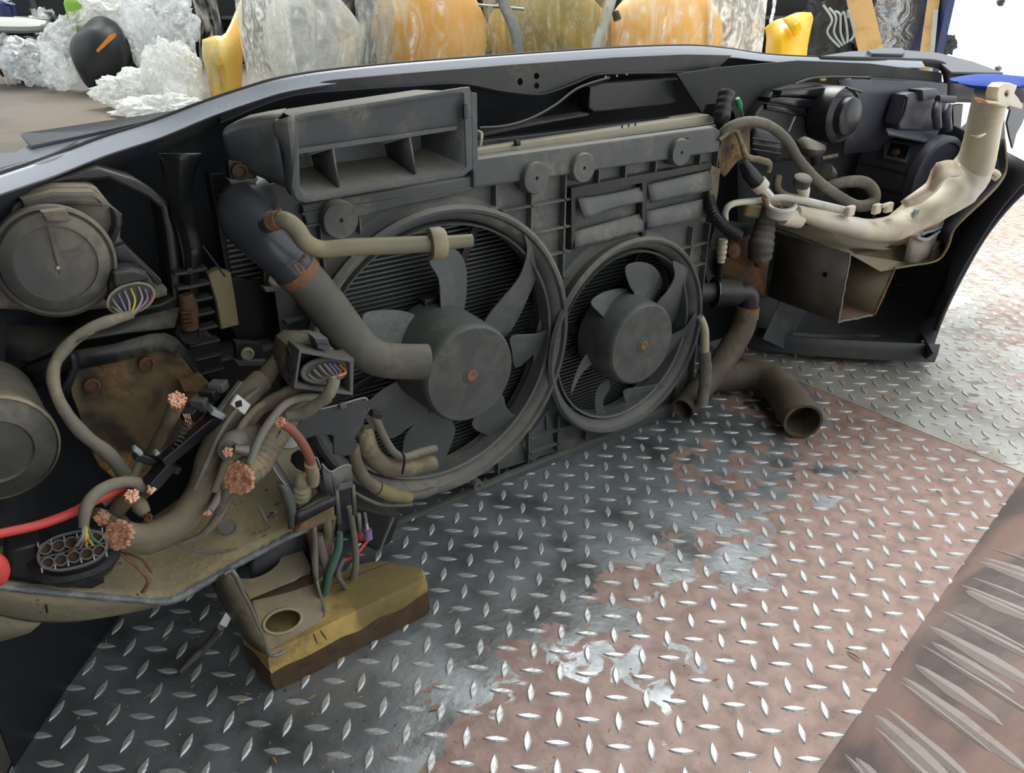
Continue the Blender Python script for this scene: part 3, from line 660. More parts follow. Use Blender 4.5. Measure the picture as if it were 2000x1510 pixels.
# ================================================================ fan shroud
M['bell'] = mat('dusty_ring_plastic', '54585b', .45, dust='8e8979', amt=.42, scale=7, up=.4)
sh = thing('fan_shroud', 'dusty black plastic fan shroud with ribbed panel, round bosses and four louvre flaps', 'fan shroud')
CB = V((-.348, 0, .249)); RB = .202; CS = V((-.009, 0, .195)); RS = .160
def circ(c, r, y, k=72): return [V((c.x + cos(2*pi*i/k)*r, y, c.z + sin(2*pi*i/k)*r)) for i in range(k)]
P = lambda a, b: V((a, 0, b))
xl, xr, zb, zt_ = -.56, .176, .004, .505
outer = [P(xl, zb+.03), P(-.36, .03), P(-.2, .015), P(xr-.09, .006), P(xr-.005, .006), P(xr, .03), P(xr, zt_), P(xl, zt_+.0)]
polyslab('shroud_panel', [outer, circ(CB, RB-.004, 0), circ(CS, RS-.004, 0)], YF, .004, 'shroud', sh)
def ring(nm, c, r, y0, y1, t, m, par, lip=.007):
    ringmesh(nm, V((c.x, 0, c.z)), V((0, 1, 0)), [(r-.002, y0), (r+lip*.3, y0-.001), (r+lip, y0+.004), (r+lip*.6, y0+.007), (r+t*.2, y0+.012), (r, y1), (r-t, y1), (r-t, y0+.006)], m, par)
ring('big_fan_ring', CB, RB, -.034, .03, .004, 'shroud', sh)
ring('small_fan_ring', CS, RS, -.034, .03, .004, 'shroud', sh, .006)
for nm, c_, r_ in (('bell_mouth', CB, RB), ('bell_mouth', CS, RS)): ringmesh(nm, V((c_.x, 0, c_.z)), V((0, 1, 0)), [(r_-.003, -.029), (r_-.008, -.026), (r_-.014, -.019), (r_-.0165, -.010), (r_-.0165, .02), (r_-.014, .02), (r_-.010, -.012), (r_-.003, -.022)], 'bell', sh)
# cone fillets round the rings
ringmesh('ring_foot', V((CB.x, 0, CB.z)), V((0, 1, 0)), [(RB, -.012), (RB+.006, -.003), (RB+.012, .0), (RB, .001)], 'shroud', sh)
ringmesh('ring_foot', V((CS.x, 0, CS.z)), V((0, 1, 0)), [(RS, -.012), (RS+.006, -.003), (RS+.011, .0), (RS, .001)], 'shroud', sh)
# raised top band
pslab('top_band', [(925, 312), (1395, 248), (1408, 256), (1406, 296), (1385, 300), (1160, 334), (925, 368)], -.016, .016, 'shroud', sh, bevel=.003)
pslab('upper_left_band', [(590, 402), (925, 345), (925, 372), (880, 384), (790, 402), (700, 425), (600, 440)], -.010, .010, 'shroud', sh, bevel=.002)
pslab('right_end_cap', [(1388, 322), (1407, 330), (1403, 375), (1396, 410), (1385, 405)], -.012, .02, 'galv', sh)
pslab('bottom_rail', [(1200, 846), (1345, 778), (1350, 790), (1205, 858), (1000, 940), (820, 1025), (760, 1048), (756, 1034), (880, 982), (1000, 928)], -.012, .014, 'shroud', sh)
for a, b, r in ((1330, 298, .0205), (1140, 328, .0205), (1047, 348, .0215), (665, 430, .0225)):
    bo = lathe('boss', W(a, b, -.022), -YF, [(r, -.018), (r, .0), (r-.0015, .002), (.0026, .002), (.0024, -.003)], 'shroud', sh, seg=32)
lathe('small_hole', W(1343, 272, -.017), -YF, [(.0026, 0), (.0026, .0008)], 'black', sh, seg=12)
# ribs of the panel
def inside(p, m=.006): return (p-P(CB.x, CB.z)).length < RB+m or (p-P(CS.x, CS.z)).length < RS+m
fr0, fr1 = W(1112, 375, 0), W(1392, 325, 0)
def ribrun(a, b):
    n = 60; run = []
    for i in range(n+1):
        p = a.lerp(b, i/n); p = V((p.x, 0, p.z)); ok = not inside(p) and not (fr0.x < p.x < fr1.x+.05 and W(1120, 485, 0).z < p.z < fr0.z)
        if ok: run.append(p)
        if (not ok or i == n) and len(run) > 2:
            c = (run[0]+run[-1])/2; L = (run[-1]-run[0]).length; hz = abs(run[-1].x-run[0].x) > abs(run[-1].z-run[0].z)
            box('panel_rib', c + V((0, -.006, 0)), (L if hz else .0026, .012, .0026 if hz else L), 'shroud', sh, bevel=0); run = []
        elif not ok: run = []
for q in ((1064, 340), (1064, 393), (1064, 446), (1064, 495), (1064, 545), (1064, 590)):
    z = W(q[0], q[1], 0).z; ribrun(P(-.25 if q[1] > 350 else -.52, z), P(xr-.002, z))
for z in (.455, .40, .345): ribrun(P(-.555, z), P(-.50, z))
ztop = W(1064, 340, 0).z
for px, py in ((1029, 400), (1094, 400), (960, 380), (1212, 330), (1271, 320), (1150, 560), (1340, 480), (1372, 480)):
    x = W(px, py, 0).x; ribrun(P(x, ztop), P(x, .02))
for x in (-.50, -.45, -.53): ribrun(P(x, .455), P(x, .05))
for z in (.06, .035): ribrun(P(-.19, z), P(-.10, z))
pslab('slot_plate', [(1020, 870), (1072, 800), (1082, 860), (1040, 905)], -.004, .004, 'shroud', sh, holes=[[(1058, 822), (1066, 812), (1068, 842), (1060, 850)]])
lathe('eyelet', W(932, 948, -.02), -YF, [(.009, -.008), (.009, .004), (.004, .004), (.003, 0)], 'shroud', sh, seg=18)
# louvre frame and flaps
pslab('louvre_frame', [(1116, 368), (1250, 342), (1390, 318), (1390, 330), (1264, 354), (1264, 356), (1262, 460), (1254, 462), (1254, 358), (1124, 382), (1124, 488), (1116, 488)], -.014, .014, 'plastic', sh)
def flap(tl, tr, br, bl, curl, bulge=0):
    rows = []
    for i in range(7):
        t = i/6; L = (tl[0]+(bl[0]-tl[0])*t, tl[1]+(bl[1]-tl[1])*t); Rr = (tr[0]+(br[0]-tr[0])*t, tr[1]+(br[1]-tr[1])*t); row = []
        for j in range(9):
            s = j/8; y = -.008 - curl*t*t - .004*sin(pi*t) - bulge*sin(pi*s)*t
            row.append((L[0]+(Rr[0]-L[0])*s, L[1]+(Rr[1]-L[1])*s + 5*bulge*200*sin(pi*s)*(t-.5), y))
        rows.append(row)
    f = loft('louvre_flap', rows, 'duct', sh, .0018); return f
flap((1127, 388), (1254, 364), (1256, 394), (1142, 428), .012, -.006)
flap((1264, 361), (1388, 332), (1390, 371), (1270, 397), .008)
flap((1122, 452), (1254, 416), (1256, 452), (1122, 486), .008)
flap((1262, 413), (1380, 387), (1378, 424), (1263, 449), .008)

# ================================================================ fans
def fan(nm, label, c, r, hub_r, hub_y, blades, cropf):
    f = thing(nm, label, 'cooling fan')
    C0 = V((c.x, 0, c.z))
    ringmesh('outer_band', C0, V((0, 1, 0)), [(r-.0215, -.020), (r-.0185, -.022), (r-.0185, .004), (r-.0215, .004)], 'blade', f)
    hb = lathe('hub', V((c.x, 0, c.z)), -YF, [(hub_r*1.06, -.015), (hub_r*1.05, .012), (hub_r*1.02, -hub_y-.008), (hub_r*.985, -hub_y-.002), (hub_r*.95, -hub_y), (hub_r*.2, -hub_y+.0006)], 'hub', f, seg=64)
    lathe('shaft_collar', V((c.x, hub_y, c.z)), -YF, [(.0125, -.001), (.0125, .0012), (.0095, .0016)], 'shroud', hb, seg=28)
    lathe('rusty_shaft', V((c.x, hub_y-.001, c.z)), -YF, [(.008, -.001), (.008, .0016), (.0055, .0022), (.003, .001)], 'rustclip', hb, seg=24)
    for bl in blades:
        pts = cropf(bl); w0 = [W(a, b, -.012) for a, b in pts]; mid = sum(w0, V())/len(w0); rad = (mid-V((c.x, -.012, c.z))).normalized()
        n = Matrix.Rotation(radians(17), 3, rad) @ V((0, 1, 0)); n = Matrix.Rotation(radians(17), 3, rad) @ V((0, 1, 0))
        L3 = [on(a, b, mid, n) for a, b in pts]; L3 = catmull(L3, 4, closed=True)
        polyslab('blade', [L3], n if n.dot(ray(*pts[0])) > 0 else -n, .0024, 'blade', f)
    return f
M['hub'] = mat('worn_fan_hub', '565a58', .42, dust='7c7d73', amt=.3, scale=22, up=.5, bump=.2, alt='4b4f4d', altscale=30)
cb = crop(620, 370, 2.435)
fan('large_fan', 'large radiator fan with seven sickle blades and rusty shaft, left of the pair', CB, RB, .067, -.088, [
 [(535, 345), (600, 300), (655, 285), (700, 340), (713, 440), (697, 575), (650, 620), (605, 665), (588, 560), (578, 430)],
 [(985, 212), (1050, 318), (1048, 400), (1005, 510), (950, 625), (890, 700), (800, 650), (815, 600), (880, 520), (960, 420), (998, 300)],
 [(1175, 545), (1160, 640), (1110, 715), (1030, 785), (945, 850), (925, 770), (925, 700), (1060, 685), (1135, 630)],
 [(1050, 1050), (1040, 1090), (950, 1148), (860, 1176), (770, 1155), (735, 1110), (800, 1020), (880, 980), (900, 1040), (955, 1080)],
 [(560, 1060), (430, 1150), (405, 1250), (420, 1340), (450, 1415), (600, 1420), (570, 1370), (580, 1330), (620, 1255), (655, 1130)],
 [(380, 912), (250, 1000), (225, 1090), (340, 1187), (440, 1130), (530, 1075), (490, 1000), (450, 920)],
 [(215, 600), (330, 572), (450, 590), (515, 655), (505, 750), (400, 760), (270, 720)]], cb)
cs = crop(900, 350, 2.745)
fan('small_fan', 'smaller radiator fan with seven curved blades beside the pipe elbow', CS, RS, .067, -.06, [
 [(885, 475), (960, 445), (1040, 470), (1085, 545), (1080, 615), (1040, 680), (990, 670), (945, 660), (930, 610), (905, 570)],
 [(1140, 440), (1235, 500), (1245, 600), (1220, 700), (1180, 790), (1125, 815), (1110, 740), (1050, 680), (1110, 600), (1148, 520)],
 [(1262, 715), (1265, 820), (1200, 930), (1130, 1010), (1085, 1035), (1040, 1010), (1090, 940), (1120, 850), (1200, 800)],
 [(880, 1130), (990, 1112), (1085, 1100), (1075, 1160), (1040, 1215), (970, 1243), (900, 1225), (876, 1170)],
 [(790, 1075), (735, 1115), (718, 1200), (735, 1290), (785, 1355), (830, 1315), (780, 1260), (765, 1190), (800, 1120)],
 [(745, 885), (680, 930), (630, 1010), (598, 1100), (592, 1155), (640, 1060), (690, 1005), (730, 990), (800, 1060), (830, 1000), (790, 890)],
 [(700, 660), (760, 610), (860, 585), (920, 605), (942, 650), (925, 700), (850, 720), (800, 760), (740, 715)]], cs)
# motor carriers behind the blades
for nm, c, r, arms, lb in (('fan_motor_carrier', CB, RB, ((250, 300), (-8, 8)), 'black motor mount with arms behind the large fan'), ('fan_motor_carrier', CS, RS, (), 'black motor mount with arms behind the smaller fan')):
    t = thing(nm, lb, 'motor mount'); C1 = V((c.x, .03, c.z))
    lathe('motor_can', C1, -YF, [(.05, -.01), (.05, .03), (.03, .034)], 'black', t, seg=32)
    for ang in (62, 168, 195, 300, 345):
        d = V((cos(radians(ang)), 0, sin(radians(ang)))); L = r-.045
        box('carrier_arm', C1 + d*(L/2+.045) + V((0, -.006, 0)), (L, .006, .012), 'black', t, rot=(0, -radians(ang), 0), bevel=.001)
tag(box('fan_resistor', W(842, 605, .012), (.03, .02, .04), 'plastic', None, bevel=.003), 'small black electrical unit behind the large fan blades', 'fan resistor')
# ================================================================ intake duct in front, upper left
du = thing('intake_duct', 'black plastic air intake duct with open mouth split by two dividers, left above the fans', 'air duct')
yf = -.085
oo = [(570, 226), (600, 219), (750, 196), (905, 171), (918, 170), (921, 180), (924, 330), (905, 345), (750, 371), (600, 397), (580, 392), (571, 375)]
ii = [(579, 234), (602, 229), (750, 205), (900, 181), (905, 183), (906, 192), (911, 325), (896, 338), (750, 362), (606, 387), (591, 383), (583, 370)]
pslab('mouth_rim', oo, yf, .005, 'duct', du, holes=[ii], bevel=.0012)
A = [W(a, b, yf+.002) for a, b in ii]; cA = sum(A, V())/len(A); Bk = [V((cA.x + (p.x-cA.x)*.86 + .0, -.005, cA.z + (p.z-cA.z)*.80 + .005)) for p in A]
Md = [p.lerp(q, .5) + V((0, 0, 0)) for p, q in zip(A, Bk)]
vs = A + Md + Bk; k = len(A)
solid('duct_walls', vs, [(i*k+j, i*k+(j+1) % k, (i+1)*k+(j+1) % k, (i+1)*k+j) for i in range(2) for j in range(k)] + [tuple(range(2*k, 3*k))], 'duct', du, thick=.003, offset=0)
oslab('upper_blank', [(580, 234), (905, 182), (908, 250), (583, 300)], W(750, 200, -.080), V((0, 1, .22)), .003, 'duct', du)
oslab('blank_lip', [(582, 291), (893, 246), (893, 254), (582, 302)], W(750, 270, -.078), V((0, 1, 0)), .006, 'duct', du)
for (a, b), (c2, d2) in (((650, 290), (662, 366)), ((800, 268), (812, 340))):
    q = [W(a, b, -.078), W(c2, d2, -.074), W(c2, d2-10, -.01), W(a, b+8, -.01)]
    q[2].x = q[1].x+.004; q[3].x = q[0].x+.004
    solid('divider', q, [(0, 1, 2, 3)], 'duct', du, thick=.0026)
oslab('slot_clip', [(906, 205), (913, 204), (914, 232), (907, 233)], W(910, 215, -.087), V((0, 1, 0)), .003, 'black', du)
pslab('right_flange', [(921, 180), (932, 182), (934, 322), (924, 336)], -.07, .004, 'duct', du)
# left shoulder of the duct housing
loft('left_shoulder', [[(538, 236, -.075), (560, 229, -.085), (572, 226, -.085)], [(540, 262, -.07), (566, 262, -.088), (574, 262, -.085)], [(556, 300, -.07), (570, 305, -.088), (575, 305, -.085)], [(560, 365, -.065), (567, 378, -.08), (575, 385, -.083)]], 'duct', du, .004, 3)
loft('duct_housing', [[(438, 258, -.0), (470, 240, -.03), (540, 232, -.07)], [(444, 300, -.0), (480, 290, -.03), (545, 280, -.07)], [(450, 320, -.0), (500, 340, -.03), (562, 366, -.065)]], 'duct', du, .004, 3)
loft('housing_top', [[(438, 258, .0), (470, 240, -.03), (540, 232, -.07)], [(445, 250, .04), (490, 228, .03), (560, 215, .0)]], 'duct', du, .004, 2)
# ================================================================ left end: headlight, stay, lamp cans
cl = crop(0, 300, 3.283); ca = crop(0, 650, 3.283); cB = crop(400, 640, 3.974); cF = crop(400, 960, 3.974)
hl = thing('left_headlight', 'back of left headlight with dusty round cap and cut wire plug', 'headlight')
pslab('lamp_body', cl([(120, 300), (150, 250), (350, 205), (560, 205), (625, 222), (720, 340), (788, 395), (782, 480), (775, 540), (800, 580), (1040, 815), (1045, 835), (1078, 870), (1080, 915), (1000, 940), (820, 960), (700, 1000), (400, 1030), (-60, 1000), (-60, 420)]), -.015, .06, 'lampbrn', hl, bevel=.005)
pslab('upper_step', cl([(130, 290), (330, 240), (600, 240), (690, 325), (700, 345), (440, 330), (160, 370)]), -.03, .02, 'lampbrn', hl, bevel=.004)
pslab('side_rib', cl([(725, 360), (785, 400), (790, 455), (760, 530), (725, 600), (700, 560), (735, 470)]), -.03, .02, 'lampbk', hl, bevel=.003)
pslab('side_web', cl([(730, 600), (800, 580), (1045, 835), (1015, 850), (900, 730), (760, 720)]), -.026, .014, 'lampbk', hl, bevel=.002)
cc = W(109, 512, -.05); rc = 110*dep(cc)/FPX; ax = V((-.04, -1, .12))
cap = lathe('round_cap', cc, ax, [(rc*.99, -.03), (rc, -.004), (rc*.985, .002), (rc*.93, .004), (rc*.91, .001), (rc*.885, .000), (rc*.86, .005), (rc*.70, .010), (rc*.655, .0105), (rc*.65, .0075), (rc*.1, .0085)], 'lampcap', hl, seg=72)
box('cap_rib', cc + ax.normalized()*.0088, (.0011, .0016, rc*1.30), 'black', cap, bevel=0)
lathe('cap_nub', cc + ax.normalized()*.009 + V((0, 0, -.004)), ax, [(.002, 0), (.0015, .002)], 'alu', cap, seg=10)
for k in range(5): box('moulded_mark', cc + V((.0145, -.0082, -.004-.0+ (k-2)*.0036)), (.0055, .001, .0012), 'lampcap', cap, bevel=0)
pslab('cap_tab', cl([(265, 375), (425, 355), (460, 435), (300, 440)]), -.068, .012, 'lampbrn', hl, bevel=.002)
# connector and its wires
cn = thing('lamp_connector', 'oval grey plug housing with cut coloured wires beside the left headlight cap', 'connector')
pslab('plug_body', cl([(715, 790), (740, 755), (850, 740), (940, 760), (990, 830), (1000, 900), (960, 960), (740, 1010), (690, 960), (700, 850)]), -.065, .03, 'lampbk', cn, bevel=.003)
pslab('latch', cl([(735, 770), (850, 750), (930, 770), (960, 815), (860, 830), (740, 860), (725, 820)]), -.073, .01, 'plastic', cn, bevel=.002)
co = W(*cl([(840, 930)])[0], -.075); u_, v_ = V((1, 0, .18)).normalized(), V((-.1, .2, .7)).normalized()
ringpts = lambda c, a, b, k=28, uu=u_, vv=v_: [c + uu*cos(2*pi*i/k)*a + vv*sin(2*pi*i/k)*b for i in range(k)]
E0 = ringpts(co, .0215, .0135); tube('oval_collar', E0 + [E0[0], E0[1]], .0014, 'tray', cn, px=False, raw=True, seg=6)
polyslab('socket_face', [ringpts(co + V((0, .006, 0)), .021, .013)], u_.cross(v_), .002, 'black', cn)
cx = W(255, 618, -.09)
for k, (dx, dz, mm) in enumerate(((-.016, .002, 'greywire'), (-.010, .006, 'purple'), (-.004, .008, 'greywire'), (.002, .009, 'yelwire'), (.009, .009, 'greywire'), (.014, .006, 'purple'), (-.019, -.004, 'greywire'), (.017, .002, 'brnwire'))):
    tube('wire', [co + V((dx, .002, dz)), co + V((dx*.9, -.008, dz*.3-.003)), cx + V((dx*.2, .002, 0))], .0011, mm, cn, px=False, seg=6, n=4)
tag(tube('lamp_wire_loom', T([(258, 614, -.09), (220, 625, -.095), (180, 640, -.10), (140, 668, -.105), (110, 705, -.11), (104, 745, -.12), (122, 795, -.13), (160, 845, -.14), (215, 890, -.15), (245, 930, -.155)]), [9, 11, 11.5, 12, 12, 12, 12, 13, 14, 13], 'loomgr', wob=.12), 'grey taped wiring loom curving down from the left headlight plug', 'cable')
tag(tube('tape_tail', T([(150, 668, -.11), (170, 656, -.115), (184, 650, -.115)]), [3, 6, 4], 'loomgr', squash=.4, seg=8), 'loose grey tape end sticking out of the left lamp loom', 'tape')
# headlight carrier frame
lc = thing('left_lamp_carrier', 'dark plastic carrier frame arching round the left headlight', 'carrier')
frm_o = cl([(60, 262), (150, 215), (350, 160), (560, 110), (640, 95), (720, 120), (880, 170), (980, 230), (1085, 330), (1125, 480), (1150, 700), (1168, 950), (1145, 1040), (1050, 1090), (800, 1140), (560, 1190), (470, 1210), (460, 1180), (560, 1080), (800, 1010), (1030, 960), (1110, 920)])
frm_i = cl([(1085, 700), (1060, 480), (1030, 350), (940, 280), (700, 165), (430, 185), (120, 262), (60, 285)])
pslab('frame_band', frm_o + frm_i, -.0, .05, 'plastic', lc, bevel=.003)
loft('lower_web', [[(-20, 630, .0), (150, 640, -.02), (245, 625, -.03), (350, 600, -.02)], [(-20, 700, .0), (60, 705, -.03), (150, 665, -.05), (340, 640, -.03)]], 'plastic', lc, .003, 2)
loft('under_arch', [[(40, 720, -.0), (120, 690, -.03), (220, 672, -.04), (320, 650, -.03), (370, 690, -.02), (410, 740, -.0)], [(60, 760, .0), (150, 722, -.03), (230, 706, -.04), (300, 688, -.04), (335, 690, -.03), (385, 752, -.01)]], 'plastic', lc, .004, 3)
loft('side_leaf', [[(138, 690, -.06), (143, 720, -.06), (120, 760, -.05)], [(150, 690, -.04), (150, 720, -.04), (128, 780, -.03)]], 'liner', lc, .003, 2)
# upright stay
st = thing('left_upright_stay', 'upright dark steel strut with rusty lower end left of the duct', 'strut')
a_ = cl([(1020, 0), (1060, 200), (1090, 400), (1130, 520), (1165, 700), (1170, 900), (1160, 1060), (1165, 1160)])
b_ = cl([(1290, 0), (1235, 160), (1230, 340), (1262, 480), (1292, 600), (1270, 800), (1272, 1000), (1285, 1180)])
loft('pressed_strut', [[(p[0], p[1], -.0) for p in a_], [((p[0]+q[0])/2, (p[1]+q[1])/2, -.012) for p, q in zip(a_, b_)], [(p[0], p[1], -.002) for p in b_]], 'rustst' if 'rustst' in M else mat('strut', '15191c', .35, .2, dust='4b4740', amt=.3, scale=8, up=.2) , st, .003, 3)
tube('rust_flange', T([(q[0]+6, q[1], -.005) for q in a_[2:6]]), [1.5, 3, 3, 2], 'rust', st, seg=6)
tube('rust_foot', T([(362, 575, -.02), (368, 600, -.02), (370, 640, -.018)]), [14, 17, 18], 'rust', st, seg=14, wob=.2)
for q in ((1245, 628), (1218, 752)): lathe('hole', W(*cl([q])[0], -.013), -YF, [(.0035, 0), (.0035, .001)], 'black', st, seg=12)
for k in range(4): tube('thread', [W(355+2*k, 612+8*k, -.03), W(375+2*k, 610+8*k, -.034)], 2.5, 'rust', st, seg=6)
pslab('foot_block', cl([(1150, 1080), (1290, 1110), (1400, 1200), (1450, 1450), (1240, 1440), (1180, 1250), (1120, 1160)]), -.005, .03, 'plastic', st, bevel=.003)
lathe('foot_hole', W(372, 655, -.02), V((0, -1, .9)), [(.011, 0), (.0115, .002), (.009, .002), (.008, -.001)], 'black', st, seg=20)
tag(pslab('foam_strip', cl([(1335, 775), (1400, 740), (1482, 765), (1505, 900), (1535, 1100), (1420, 1130), (1390, 960)]), -.0, .014, 'foam', None, bevel=.002), 'beige foam strip standing in the dark gap beside the rusty strut', 'foam strip')
tube('x', T([(395, 480, .0), (440, 540, .0)]), 2, 'plastic', st, seg=6)
# rusty plate behind the harness
rp_ = thing('rusty_wing_plate', 'rusty brown steel plate with dirt behind the cut cables', 'metal plate')
pslab('plate', ca([(440, 250), (560, 190), (760, 150), (1000, 100), (1150, 130), (1250, 270), (1330, 320), (1370, 420), (1280, 600), (1150, 800), (960, 950), (760, 960), (640, 860), (600, 790), (560, 680), (500, 500), (460, 400)]), -.03, .004, 'rustplate', rp_)
for q in ((940, 195), (590, 335)):
    p = W(*ca([q])[0], -.036); lathe('bolt_head', p, -YF, [(.008, 0), (.008, .003), (.0055, .0035), (.0045, .001)], 'rust', rp_, seg=18)
pslab('torn_flange', ca([(1150, 310), (1290, 270), (1340, 320), (1300, 380), (1180, 380)]), -.045, .01, 'rustplate', rp_)
# second lamp can
l2 = thing('fog_lamp_can', 'large dusty round lamp can at the left edge of the photo', 'lamp')
c2 = W(-12, 872, -.12); r2 = 110*dep(c2)/FPX
lathe('can_body', c2, -YF, [(r2*.93, -.10), (r2*.97, -.02), (r2*1.0, -.012), (r2, .002), (r2*.97, .006), (r2*.86, .008), (r2*.6, .013), (r2*.57, .010), (r2*.1, .011)], 'lampcap', l2, seg=64)
ringmesh('rim', c2, -YF, [(r2*1.0, -.002), (r2*1.03, .0), (r2*1.03, .006), (r2*.985, .008)], 'lampbrn', l2)

# ================================================================ left rail end: tray, holes bracket
tr_ = thing('harness_tray', 'dusty beige-grey moulded tray with ragged cut edge carrying the cut cables', 'tray')
fr_ = [(-40, 1138, -.205), (60, 1150, -.205), (160, 1160, -.2), (250, 1168, -.195), (330, 1172, -.19), (390, 1142, -.185), (440, 1112, -.18), (500, 1080, -.175), (560, 1048, -.17), (600, 1030, -.165)]
bk_ = [(-40, 1075, -.09), (60, 1060, -.09), (150, 1050, -.09), (230, 1040, -.09), (300, 1010, -.085), (370, 960, -.08), (430, 905, -.07), (490, 880, -.06), (540, 880, -.06), (570, 880, -.06)]
md_ = [((a[0]+b[0])/2, (a[1]+b[1])/2+6, (a[2]+b[2])/2) for a, b in zip(fr_, bk_)]
loft('tray_floor', [fr_, md_, bk_], 'tray', tr_, .004, 3)
rnd = random.Random(5); E1_ = catmull(T(fr_), 8); 
loft('cut_edge', [[p + V((0, -.001, .0022+.0022*rnd.random())) for p in E1_], [p + V((0, -.003-.001*rnd.random(), .0)) for p in E1_], [p + V((0, -.0028, -.003-.001*rnd.random())) for p in E1_]], 'traycut', tr_, .0015, 1, world=True)
apr = [(-40, 1142, -.2), (0, 1150, -.2), (100, 1162, -.198), (210, 1172, -.193), (320, 1176, -.186)]
loft('apron', [apr, [(-40, 1180, -.18), (0, 1185, -.18), (100, 1200, -.18), (200, 1198, -.178), (300, 1185, -.176)], [(-40, 1195, -.15), (0, 1200, -.15), (60, 1212, -.155), (150, 1212, -.16), (260, 1194, -.165)]], 'tray', tr_, .003, 2)
tube('apron_slot', T([(90, 1182, -.195), (92, 1196, -.192)]), 2, 'plastic', tr_, seg=6)
loft('left_end_foot', [[(-60, 1200, -.15), (20, 1205, -.15), (80, 1215, -.15)], [(-60, 1260, -.10), (0, 1250, -.12), (60, 1232, -.14)]], 'tray', tr_, .004, 2)
# cable saddle groove (flat curved lip)
tube('curved_lip', T([(340, 1062, -.165), (380, 1076, -.165), (430, 1078, -.165), (480, 1068, -.163), (520, 1045, -.16)]), 2.4, 'traygr', tr_, seg=8)
lathe('pressed_dimple', W(443, 1030, -.155), V((0, -.55, .8)), [(.0095, 0), (.009, .0012), (.006, -.0005)], 'traygr', tr_, seg=24)
for a, b in ((492, 1043), (505, 1040), (515, 1036), (522, 1033)): tube('moulded_letter_bar', [W(a, b, -.164), W(a+7, b-3, -.164)], 1.8, 'brnwire', tr_, seg=5)
for a, b, c2_, d2 in ((505, 988, 520, 1018), (528, 1002, 540, 1012), (520, 1015, 538, 1000)): tube('snapped_pin', [W(a, b, -.17), W(c2_, d2, -.18)], [3, 4], 'traygr', tr_, seg=8)
vs, fs = [], []
for k in range(420):
    t = rnd.random(); s = min(.98, abs(rnd.gauss(0, .28))); i = 3 + t*4.2; i0 = int(i); f = i - i0
    a = W(*fr_[i0]).lerp(W(*fr_[i0+1]), f); b = W(*bk_[i0]).lerp(W(*bk_[i0+1]), f); p = a.lerp(b, s) + V((0, -.001, .004)); q = rnd.uniform(.0005, .0014); n0 = len(vs); an = rnd.random()*6
    vs += [p + V((cos(an)*q, sin(an)*q, 0)), p + V((-sin(an)*q, cos(an)*q, 0)), p - V((cos(an)*q, sin(an)*q, 0)), p + V((0, 0, q))]; fs += [(n0, n0+1, n0+3), (n0+1, n0+2, n0+3), (n0+2, n0, n0+3)]
tag(solid('tray_grit', vs, fs, 'litter', None, smooth=False), 'crumbly brown grit lying along the front of the beige tray', 'debris', kind='stuff')

hb_ = thing('rail_end_bracket', 'dirty U-shaped sheet with two round holes resting on the wood block', 'bracket')
pR = W(530, 1272, -.203); nR = V((.1, -.62, .78)).normalized()
low = cF([(360, 835), (600, 745), (790, 660), (860, 700), (895, 790), (930, 930), (900, 1010), (830, 1070), (700, 1170), (540, 1272), (500, 1240), (440, 1080), (390, 930)])
oslab('lower_shelf', low, pR, nR, .003, 'traydk' if 'traydk' in M else 'galv', hb_, holes=[cF(ell(603, 1008, 142, 82, -.32))])
nU = V((.1, -.45, .9)).normalized(); pU = W(490, 1168, -.17)
oslab('upper_shelf', cF([(215, 600), (400, 480), (640, 330), (720, 380), (815, 560), (825, 605), (700, 690), (500, 770), (350, 835)]), pU, nU, .003, 'galv', hb_, holes=[cF(ell(415, 560, 190, 92, -.45))])
pts = [on(a, b, pR + V((0, 0, .001)), nR) for a, b in cF(ell(603, 1008, 152, 90, -.32))]
tube('hole_lip', pts + pts[:2], .0018, 'tray', hb_, px=False, raw=True, seg=8)
def strip(nm, A, B, m, th=.003, par=hb_): return loft(nm, [A, B], m, par, th, 3)
strip('left_flange_face', [(a, b, y) for (a, b), y in zip(cF([(110, 680), (190, 640), (270, 760), (350, 930), (430, 1110), (505, 1262)]), [-.19, -.2, -.203, -.204, -.205, -.205])],
      [(a, b, y) for (a, b), y in zip(cF([(60, 715), (80, 760), (160, 900), (250, 1040), (330, 1160), (430, 1235)]), [-.15, -.155, -.165, -.17, -.175, -.185])], 'galv')
tube('left_cut_lip', [W(a, b, y) for (a, b), y in zip(cF([(150, 640), (200, 615), (245, 660), (300, 790), (350, 880), (400, 1010), (450, 1120), (490, 1240), (530, 1272), (600, 1250), (700, 1180), (800, 1110), (880, 1040), (925, 970), (925, 900), (885, 760), (870, 690)]), [-.2]*2 + [-.204]*7 + [-.204, -.2, -.195, -.19, -.187, -.184, -.18, -.176])], [4, 5, 4.5, 4, 4, 4, 4, 4.5, 4.5, 4, 3, 3, 3, 3, 3, 3, 3], 'cutsteel' if 'cutsteel' in M else 'steel', hb_, seg=8)
strip('right_wall', [(a, b, y) for (a, b), y in zip(cF([(835, 270), (845, 400), (850, 560), (865, 700), (915, 900), (930, 960)]), [-.17]*4 + [-.175, -.18])],
      [(a, b, y) for (a, b), y in zip(cF([(700, 300), (790, 420), (820, 560), (845, 700), (890, 840), (905, 940)]), [-.12, -.12, -.13, -.14, -.15, -.16])], 'galv')
strip('right_front_flange', [(a, b, -.172) for a, b in cF([(828, 268), (835, 420), (830, 560), (850, 660), (862, 700)])], [(a, b, -.174) for a, b in cF([(868, 255), (878, 420), (880, 560), (882, 660), (885, 700)])], 'galv')
strip('back_wall', [(a, b, -.14) for a, b in cF([(350, 560), (500, 430), (660, 330), (800, 300)])], [(a, b, -.13) for a, b in cF([(360, 830), (500, 760), (640, 660), (820, 590)])], 'liner')
